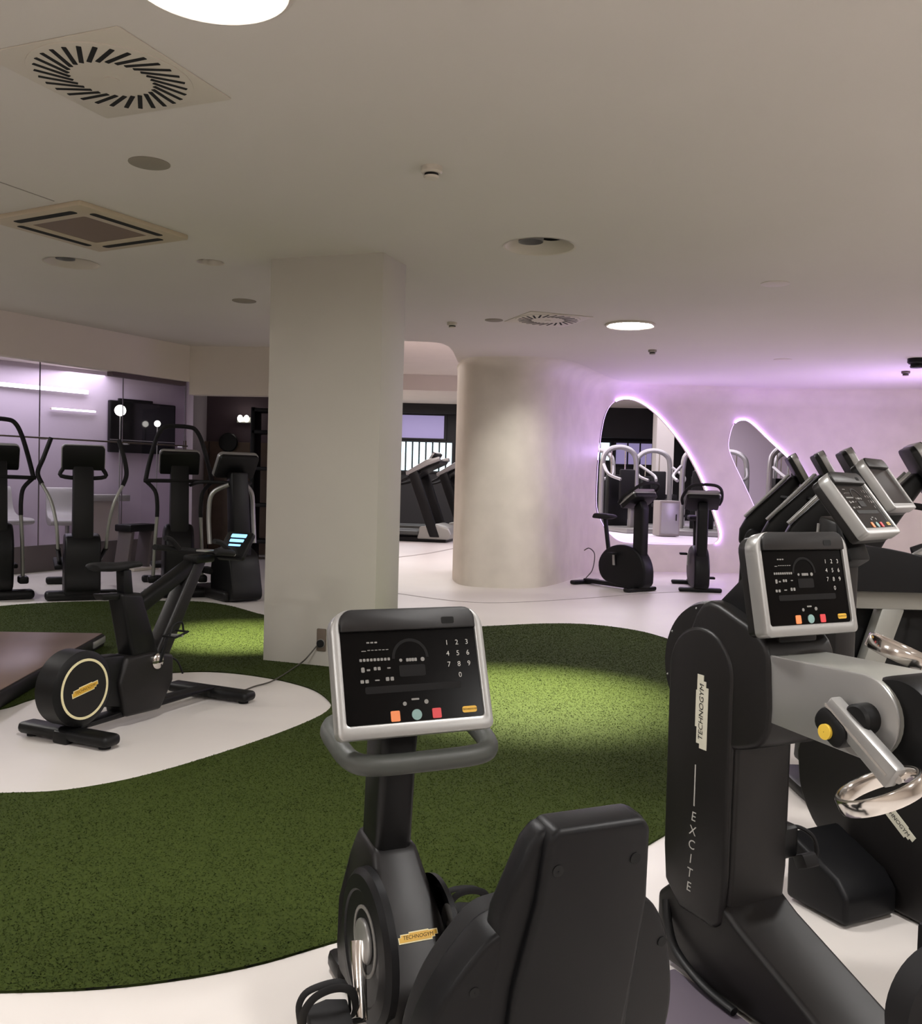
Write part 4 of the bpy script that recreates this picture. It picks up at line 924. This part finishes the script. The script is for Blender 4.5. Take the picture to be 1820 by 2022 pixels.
# ================================================================== TREADMILLS
def treadmill(name, label, loc, rot, scale=1.0, group=None, detail=False, hood='silver'):
    """user stands on the deck at -x and faces +x"""
    t = thing(name, label, 'treadmill', loc, rot, group)
    S = scale
    V3 = lambda x, y, z: (x * S, y * S, z * S)
    MB().box(V3(-0.95, 0, 0.14), V3(1.75, 0.56, 0.10), 0.02).build('deck', 'jet', t)
    MB().box(V3(-0.95, 0, 0.193), V3(1.65, 0.48, 0.006)).build('belt', 'rubber', t)
    for sg in (1, -1): MB().box(V3(-0.95, sg * 0.35, 0.165), V3(1.7, 0.13, 0.07), 0.012).build('side_rail', 'grip', t)
    MB().prism([(x * S, z * S) for x, z in [(-0.12, 0.06), (0.46, 0.06), (0.52, 0.16), (0.46, 0.27), (0.2, 0.34), (-0.08, 0.28)]], XZ(-0.40 * S), 0, 0.80 * S, 0.03, 3).build('motor_cover', 'silver2', t)
    MB().box(V3(-0.6, 0, 0.045), V3(2.0, 0.62, 0.088), 0.015).build('base_frame', 'jet', t)
    for sg in (1, -1):
        MB().prism([(x * S, z * S) for x, z in [(0.30, 0.10), (0.12, 0.10), (-0.30, 1.20), (-0.26, 1.34), (-0.16, 1.34), (-0.12, 1.25)]], XZ(sg * 0.37 * S - 0.05 * S), 0, 0.10 * S, 0.02).build('upright', 'jet', t)
        MB().prism([(x * S, z * S) for x, z in [(-0.34, 1.20), (-0.36, 1.27), (0.02, 1.50), (0.26, 1.56), (0.28, 1.49), (0.05, 1.40)]], XZ(sg * 0.37 * S - 0.06 * S), 0, 0.12 * S, 0.02).build('hood_side', hood, t)
        MB().tube([V3(-0.30, sg * 0.37, 1.18), V3(-0.5, sg * 0.36, 1.08), V3(-0.68, sg * 0.34, 1.04)], 0.025 * S, 8, False, 3).build('hand_rail', 'rubber', t)
    MB().prism([(x * S, z * S) for x, z in [(-0.30, 1.19), (0.0, 1.40), (0.27, 1.49), (0.24, 1.43), (0.0, 1.32), (-0.28, 1.13)]], XZ(-0.33 * S), 0, 0.66 * S, 0.012).build('console_bridge', 'jet', t)
    console(t, V3(0.04, 0, 1.50), 32, 0.58 * S, 0.34 * S, detail=detail, thick=0.06)
    return t
GT = 'treadmills in the far hall behind the plaster column'
treadmill('treadmill', 'first far treadmill visible right beside the square pillar', (-0.72, 21.2, 0), -12, 1.22, GT)
treadmill('treadmill', 'second far treadmill partly hidden by the left edge of the plaster column', (-0.10, 23.4, 0), -12, 1.22, GT)

# ================================================================== RIGHT HAND ROW
GS = 'slant necked trainers in the right hand row'
def slant_trainer(label, loc, rot):
    t = thing('slant_trainer', label, 'exercise machine', loc, rot, GS)
    MB().prism([(p.x, p.y) for p in spline([(0.34, 0.05, 0), (0.36, 0.5, 0), (0.33, 0.92, 0), (0.22, 1.0, 0), (0.0, 0.7, 0), (-0.15, 0.30, 0), (-0.2, 0.04, 0)], 4, True)], XZ(-0.20), 0, 0.40, 0.04, 3).build('drive_cover', 'jet', t)
    MB().box((-0.55, 0, 0.07), (1.3, 0.66, 0.13), 0.03).build('base', 'jet', t)
    MB().prism([(p.x, p.y) for p in [Vector((0.38, 0.86)), Vector((0.375, 1.0)), Vector((0.32, 1.11)), Vector((0.23, 1.21)), Vector((-0.10, 1.545)), Vector((-0.17, 1.46)), Vector((0.05, 1.10)), Vector((0.2, 0.8))]], XZ(-0.095), 0, 0.19, 0.035, 3).build('neck', 'jet', t)
    MB().tube([(0.33, -0.075, 1.12), (0.22, -0.085, 1.235), (-0.06, -0.085, 1.535)], 0.013, 8, sm=1).build('neck_trim', 'grey', t)
    MB().tube([(0.33, 0.075, 1.12), (0.22, 0.085, 1.235), (-0.06, 0.085, 1.535)], 0.013, 8, sm=1).build('neck_trim', 'silver', t)
    console(t, (-0.17, 0, 1.575), 30, 0.50, 0.36, detail=False, thick=0.07)
    for sg in (1, -1):
        MB().tube([(0.0, sg * 0.10, 1.32), (-0.15, sg * 0.26, 1.30), (-0.40, sg * 0.28, 1.26)], 0.02, 8, False, 4).build('side_grip', 'rubber', t)
        MB().box((-0.5, sg * 0.17, 0.30), (0.42, 0.18, 0.06), 0.02).build('footplate', 'rubber', t)
    return t
st = slant_trainer('first slant necked trainer, farthest left of the row below the small wall opening', (3.07, 9.00, 0), 164)
for (loc, rot, lab) in (((3.04, 8.25, 0), 164, 'second slant necked trainer behind the ergometer console'),
                        ((2.97, 7.50, 0), 164, 'third slant necked trainer just left of the tilted trainer console'),
                        ((3.02, 6.50, 0), 164, 'slant necked trainer cut off by the right edge of the photo')):
    dup(st, loc, rot, lab)

t = thing('framed_trainer', 'dark trainer with black back of console above a pale silver frame at the right edge', 'exercise machine', (1.74, 4.30, 0), 0)
MB().box((0.36, 0, 0.905), (0.84, 0.09, 0.085), 0.012).build('top_beam', 'silver2', t)
MB().box((-0.045, 0, 0.905), (0.05, 0.096, 0.09), 0.012).build('end_cap', 'silver', t)
MB().prism([(-0.06, 0.03), (0.0, 0.03), (0.02, 0.87), (-0.05, 0.87)], XZ(-0.04), 0, 0.08, 0.01).build('leg', 'socket', t)
MB().prism([(0.02, 0.30), (0.12, 0.30), (0.30, 0.87), (0.19, 0.87)], XZ(-0.045), 0, 0.09, 0.015).build('slanted_leg', 'silver2', t)
MB().box((0.30, 0, 0.03), (0.95, 0.5, 0.055), 0.02).build('base', 'jet', t)
MB().prism([(-0.05, 0.06), (0.75, 0.06), (0.75, 0.86), (0.0, 0.86)], XZ(0.10), 0, 0.25, 0.02).build('rear_cover', 'jet', t)
MB().prism([(p.x, p.y) for p in spline([(-0.06, 0.955, 0), (-0.06, 1.10, 0), (0.05, 1.155, 0), (0.30, 1.12, 0), (0.62, 1.03, 0), (0.80, 0.955, 0)], 4)], XZ(-0.16), 0, 0.32, 0.03, 3).build('seat_housing', 'soft', t)
for x in (0.36, 0.46, 0.56): MB().tube([(x + 0.08, -0.02, 0.87), (x, -0.02, 0.40)], 0.008, 8, sm=1).build('guide_rod', 'silver', t)
MB().prism([(-0.22, 0.90), (-0.10, 0.88), (-0.08, 1.00), (-0.12, 1.07), (-0.20, 1.06)], XZ(0.02), 0, 0.05, 0.012).build('pale_cover', 'cream', t)
MB().prism([(0.06, 1.0), (0.20, 1.0), (0.20, 1.40), (0.12, 1.40)], XZ(0.165), 0, 0.10, 0.015).build('neck', 'jet', t)
hs = console(t, (0.26, 0.12, 1.43), 36, 0.35, 0.28, detail=False, yaw=140, thick=0.06)
t2 = MB().tube([(0.34, 0.0, 1.12), (0.52, -0.04, 1.20), (0.66, -0.06, 1.30)], 0.03, 10).build('grip_arm', 'rubber', t)
MB().prism([(0.30, 1.12), (0.60, 1.06), (0.70, 1.12), (0.42, 1.19)], XZ(-0.10), 0, 0.05, 0.012).build('pale_lever', 'silver', t)

# black round part of one more machine at the lower right corner
t = thing('rubber_roller', 'black rubber roller and pad cut off by the lower right corner', 'roller', (1.045, 1.93, 0), 20)
MB().lathe([(0.001, -0.05), (0.11, -0.05), (0.135, -0.03), (0.135, 0.03), (0.11, 0.05), (0.001, 0.05)], FR((0, 0, 0.315), (1, 0, 0), (0, 0, 1), (0, -1, 0)), 40, caps=False).build('roller', 'rubber', t)
MB().lathe([(0.055, 0.0), (0.05, 0.012), (0.001, 0.014)], FR((0, -0.05, 0.315), (1, 0, 0), (0, 0, 1), (0, -1, 0)), 28, caps=False).build('hub', 'grip', t)
MB().box((0.10, 0.0, 0.445), (0.21, 0.10, 0.075), 0.03, seg=3).build('pad', 'rubber', t)
MB().box((0.05, 0.08, 0.23), (0.06, 0.05, 0.45), 0.01).build('bracket', 'jet', t)
MB().box((0.06, 0.08, 0.012), (0.22, 0.10, 0.022), 0.006).build('foot', 'jet', t)

# ================================================================== GLASS ROOM
WA, WB = Vector((-10.31, 9.6, 0)), Vector((-5.22, 15.89, 0)); WD = (WB - WA).normalized(); WN = Vector((WD.y, -WD.x, 0))
def wp(x, y, z, off): p = Vector((x, y, z)); return p + WN * off
ang_w = math.degrees(math.atan2(WD.y, WD.x))
t = thing('television', 'wide black television on the lavender wall behind the glass', 'television', wp(-5.395, 15.674, 1.70, 0.02), ang_w)
MB().prism(rrect(1.22, 0.84, 0.015, 2, 0, 0.42), XZ(-0.09), 0, 0.07, 0.008).build('cabinet', 'jet', t)
MB().prism(rrect(1.18, 0.68, 0.005, 2, 0, 0.48), XZ(-0.096), 0, 0.006).build('screen', 'tv', t)
MB().prism(rrect(1.22, 0.012, 0.002, 2, 0, 0.205), XZ(-0.10), 0, 0.01).build('lower_trim', 'silver', t)
MB().box((-0.1, 0.0, 0.86), (0.62, 0.06, 0.05), 0.008).build('sound_bar', 'jet', t)
def globe(p, r, label, drop):  # ceiling-light reflections in the glass, added as glowing balls on stems
    t = thing('lamp_reflection', label, 'lamp', p, 0, 'lamp reflections built as glowing balls behind the glass')
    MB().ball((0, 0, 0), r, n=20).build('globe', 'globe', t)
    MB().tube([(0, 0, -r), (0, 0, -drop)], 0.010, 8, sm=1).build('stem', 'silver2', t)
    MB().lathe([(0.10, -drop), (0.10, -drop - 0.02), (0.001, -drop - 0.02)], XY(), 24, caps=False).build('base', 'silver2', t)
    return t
globe((-5.37, 14.70, 2.345), 0.085, 'ceiling light reflection built as a glowing ball on a tall stem in front of the television', 2.32)
globe((-5.08, 15.60, 2.20), 0.05, 'smaller lamp reflection built as a glowing ball before the right half of the television', 2.18)
t = thing('line_light', 'long white line light high on the lavender wall behind the glass', 'light fitting', wp(-6.50, 14.31, 2.63, 0.04), ang_w)
MB().box((-0.4, -0.02, 0), (2.4, 0.05, 0.05), 0.008).build('housing', 'vent', t)
MB().box((-0.4, -0.05, -0.005), (2.36, 0.02, 0.06), 0.004).build('diffuser', 'line', t)
t = thing('line_light', 'short thin white line light below the long one behind the glass', 'light fitting', wp(-6.15, 14.74, 2.33, 0.04), ang_w)
MB().box((0, -0.02, 0), (0.75, 0.04, 0.025), 0.006).build('housing', 'vent', t)
MB().box((0, -0.042, 0), (0.72, 0.01, 0.03), 0.002).build('diffuser', 'line', t)
t = thing('handrail', 'thin dark horizontal handrail along the glass wall', 'handrail', (0, 0, 0))
h0, h1 = gp(-2.5) - GN * 0.10, gp(3.3) - GN * 0.10
MB().tube([(h0.x, h0.y, 1.80), (h1.x, h1.y, 1.83)], 0.012, 8, sm=1).build('rail', 'socket', t)
b = MB()
for k in (-2.4, 0.46, 1.99, 3.2):
    q0, q1 = gp(k) - GN * 0.10, gp(k); b.tube([(q0.x, q0.y, 1.81), (q1.x, q1.y, 1.81)], 0.018, 8, sm=1)
b.build('bracket', 'silver', t)
def tub_chair(loc, rot, label):
    t = thing('tub_chair', label, 'chair', loc, rot, 'white chairs behind the glass')
    MB().prism([(p.x, p.y) for p in spline([(-0.30, 1.10, 0), (-0.22, 0.80, 0), (-0.05, 0.70, 0), (0.30, 0.68, 0), (0.30, 0.60, 0), (-0.10, 0.58, 0), (-0.30, 0.70, 0), (-0.36, 1.08, 0)], 4, True)], XZ(-0.26), 0, 0.52, 0.02).build('shell', 'white', t)
    MB().tube([(0, 0, 0.6), (0, 0, 0.03)], 0.03, 10, sm=1).build('pedestal', 'silver', t)
    MB().lathe([(0.22, 0.0), (0.22, 0.02), (0.04, 0.04)], XY(), 28).build('base', 'silver', t)
    return t
tub_chair((-6.55, 13.45, 0), -35, 'white tub chair behind the glass beside the leftmost cross trainer')
tub_chair((-5.80, 13.80, 0), -60, 'white tub chair behind the glass before the white counter')
t = thing('counter', 'white high counter behind the glass left of the middle cross trainer', 'table', wp(-6.02, 14.90, 0, 0.30), ang_w)
MB().box((0.1, 0, 0.97), (0.85, 0.42, 0.10), 0.01).build('top', 'white', t)
MB().box((0.1, 0.08, 0.46), (0.7, 0.2, 0.92), 0.01).build('body', 'wall', t)

# dark hall: wood panels, round clock, lamp reflections, frame
for k in range(5):
    pn = MB().box((-4.95 + k * 0.36, 16.35, 0.98), (0.345, 0.04, 1.95), 0.006).build('wood_panel', 'wood', None)
    pn.parent = bpy.data.objects['wall_hall']
tag(MB().lathe([(0.001, -0.05), (0.15, -0.05), (0.165, -0.03), (0.165, 0.0)], FR((-4.06, 16.28, 1.945), (1, 0, 0), (0, 0, 1), (0, 1, 0)), 32, caps=False).build('wall_clock', 'jet'), 'round black disc on the dark hall wall above the wood panels', 'wall disc')
t = thing('twin_reflection', 'small twin lamp reflection built as glowing balls on the plum wall left of the pillar', 'lamp', (-3.80, 16.28, 2.36), 0)  # reflected lights, added as a pair of glowing balls
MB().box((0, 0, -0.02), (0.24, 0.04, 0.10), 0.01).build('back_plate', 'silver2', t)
for x in (-0.055, 0.055): MB().ball((x, -0.06, 0.0), 0.055, (0.8, 0.8, 1.1), n=14).build('reflection_ball', 'globe', t)
t = thing('black_rack', 'tall black rack in the dark hall beside the square pillar', 'rack', (-3.16, 15.6, 0), 0)
for x in (-0.28, 0.28): MB().box((x, 0, 1.25), (0.07, 0.5, 2.5), 0.01).build('upright', 'jet', t)
for z in (0.3, 0.9, 1.5, 2.1, 2.46): MB().box((0, 0, z), (0.6, 0.5, 0.06), 0.01).build('shelf', 'jet', t)
t = thing('low_bench', 'low black topped bench in front of the glass plinth', 'bench', (-4.62, 13.35, 0), 66)
MB().box((0, 0, 0.60), (0.55, 0.30, 0.10), 0.02).build('pad', 'jet', t)
for x in (-0.20, 0.20): MB().prism([(x - 0.12, 0.0), (x - 0.06, 0.0), (x + 0.04, 0.55), (x - 0.02, 0.55)], XZ(-0.12), 0, 0.24, 0.006).build('leg', 'plinth', t)
MB().box((0, 0, 0.02), (0.5, 0.4, 0.035), 0.006).build('base_plate', 'vent', t)

# ================================================================== FAR HALL SEEN THROUGH THE OPENINGS
def far_window(label, x0, x1, y, z0, z1, m, n):
    t = thing('far_window', label, 'window', ((x0 + x1) / 2, y, z0), 0); w = x1 - x0; h = z1 - z0
    MB().ring([(-w / 2 - .05, -.05), (w / 2 + .05, -.05), (w / 2 + .05, h + .05), (-w / 2 - .05, h + .05)], [(-w / 2, 0), (w / 2, 0), (w / 2, h), (-w / 2, h)], XZ(-0.04), 0, 0.08).build('frame', 'fascia', t)
    for k in range(n):
        MB().box((-w / 2 + w * (k + .5) / n, 0.02, h / 2), (w / n - 0.05, 0.02, h)).build('pane', m, t)
    return t
far_window('violet lit far window above the treadmills left of the plaster column', -1.95, -0.55, 28.04, 2.62, 3.30, 'violetwin', 1)
far_window('pale blue glowing far window band behind the treadmills', -2.1, -0.30, 28.04, 1.65, 2.50, 'cityglow', 9)
far_window('small bright far window inside the large wall opening at its left lip', 3.75, 4.36, 27.74, 2.10, 2.62, 'cityglow', 2)
far_window('violet far window inside the large wall opening', 4.5, 5.6, 27.68, 2.0, 2.62, 'violetwin', 3)
struct(MB().box((4.86, 22.8, 1.95), (0.42, 0.5, 3.3)).build('wall_far_pillar', 'pillar', smooth=False))

def weight_machine(label, loc, rot, s=1.0):
    t = thing('weight_machine', label, 'weight machine', loc, rot, 'silver framed weight machines beyond the openings')
    MB().tube([(-0.4, 0, 0.05), (-0.4, 0, 1.3), (-0.3, 0, 1.62), (0.0, 0, 1.72), (0.3, 0, 1.62), (0.4, 0, 1.3), (0.4, 0, 0.05)], 0.055, 10, False, 4).build('arched_frame', 'silver', t)
    MB().box((0, -0.5, 0.05), (0.9, 1.3, 0.09), 0.02).build('base_frame', 'silver2', t)
    MB().box((0, 0.08, 0.62), (0.46, 0.16, 1.05), 0.01).build('weight_stack', 'jet', t)
    for k in (-1, 1): MB().tube([(k * 0.16, 0.05, 0.1), (k * 0.16, 0.05, 1.66)], 0.014, 8, sm=1).build('guide_rod', 'chrome', t)
    MB().box((0, -0.60, 0.52), (0.36, 0.42, 0.09), 0.03).build('seat', 'rubber', t)
    MB().box((0, -0.33, 0.95), (0.34, 0.09, 0.62), 0.03).build('back_pad', 'rubber', t)
    MB().box((0, -0.55, 0.28), (0.12, 0.12, 0.42), 0.01).build('seat_post', 'silver', t)
    for k in (-1, 1): MB().tube([(k * 0.42, -0.1, 1.35), (k * 0.52, -0.5, 1.15), (k * 0.40, -0.78, 1.05)], 0.032, 8, False, 4).build('lever', 'silver', t)
    return t
w0 = weight_machine('silver weight machine at the far left inside the large opening', (3.25, 19.4, 0.45), 20)
dup(w0, (3.05, 21.4, 0.45), -25, 'silver weight machine standing behind the leftmost one in the large opening')
dup(w0, (4.25, 20.9, 0.45), 10, 'arched silver weight machine above the left upright bike console')
dup(w0, (5.75, 20.3, 0.45), -30, 'dark lit weight machine under the slope of the large opening')
dup(w0, (6.95, 20.0, 0.45), 25, 'silver weight machine seen through the small opening')
dup(w0, (4.85, 18.9, 0.45), -20, 'weight machine nearest behind the right upright bike in the large opening')
dup(w0, (6.15, 17.9, 0.45), 30, 'weight machine nearest the lip of the small opening')
dup(w0, (8.4, 21.9, 0.45), -10, 'weight machine at the right inside the small opening')
t = thing('dumbbell_rack', 'long black rack low inside the large wall opening', 'rack', (5.2, 22.0, 0.45), 0)
for z in (0.25, 0.60): MB().box((0, 0, z), (2.2, 0.4, 0.05), 0.01).build('shelf', 'jet', t)
for x in (-1.05, 0.0, 1.05): MB().box((x, 0.05, 0.36), (0.06, 0.36, 0.72), 0.01).build('upright', 'silver2', t)
db = None
for r_, z in ((0, 0.275), (1, 0.625)):
    for k in (-0.9, -0.68, -0.46, -0.24, 0.24, 0.46, 0.68, 0.9):
        loc = (5.2 + k, 22.0, 0.45 + z)
        if db is None:
            db = thing('dumbbell', 'small black dumbbell lying on the long rack inside the large wall opening', 'dumbbell', loc, 0, 'dumbbells on the far rack')
            MB().tube([(0, -0.12, 0.065), (0, 0.12, 0.065)], 0.016, 8, sm=1).build('bar', 'chrome', db)
            for sg in (1, -1): MB().lathe([(0.001, -0.05), (0.06, -0.05), (0.06, 0.05), (0.001, 0.05)], FR((0, sg * 0.13, 0.065), (1, 0, 0), (0, 0, 1), (0, 1, 0)), 14, caps=False).build('head', 'rubber', db)
        else: dup(db, loc, 0)
t = thing('grey_cabinet', 'grey cabinet on the bright platform between the upright bikes', 'cabinet', (3.86, 17.6, 0.45), 8)
MB().box((0, 0, 0.34), (0.40, 0.36, 0.66), 0.015).build('body', 'groove', t)
MB().box((0, -0.185, 0.34), (0.34, 0.012, 0.58), 0.004).build('door', 'silver', t)
MB().box((0.12, -0.20, 0.36), (0.015, 0.02, 0.12), 0.003).build('handle', 'jet', t)
struct(MB().box((8.6, 23.4, 1.9), (4.4, 0.1, 3.3)).build('wall_partition', 'lavender', smooth=False))
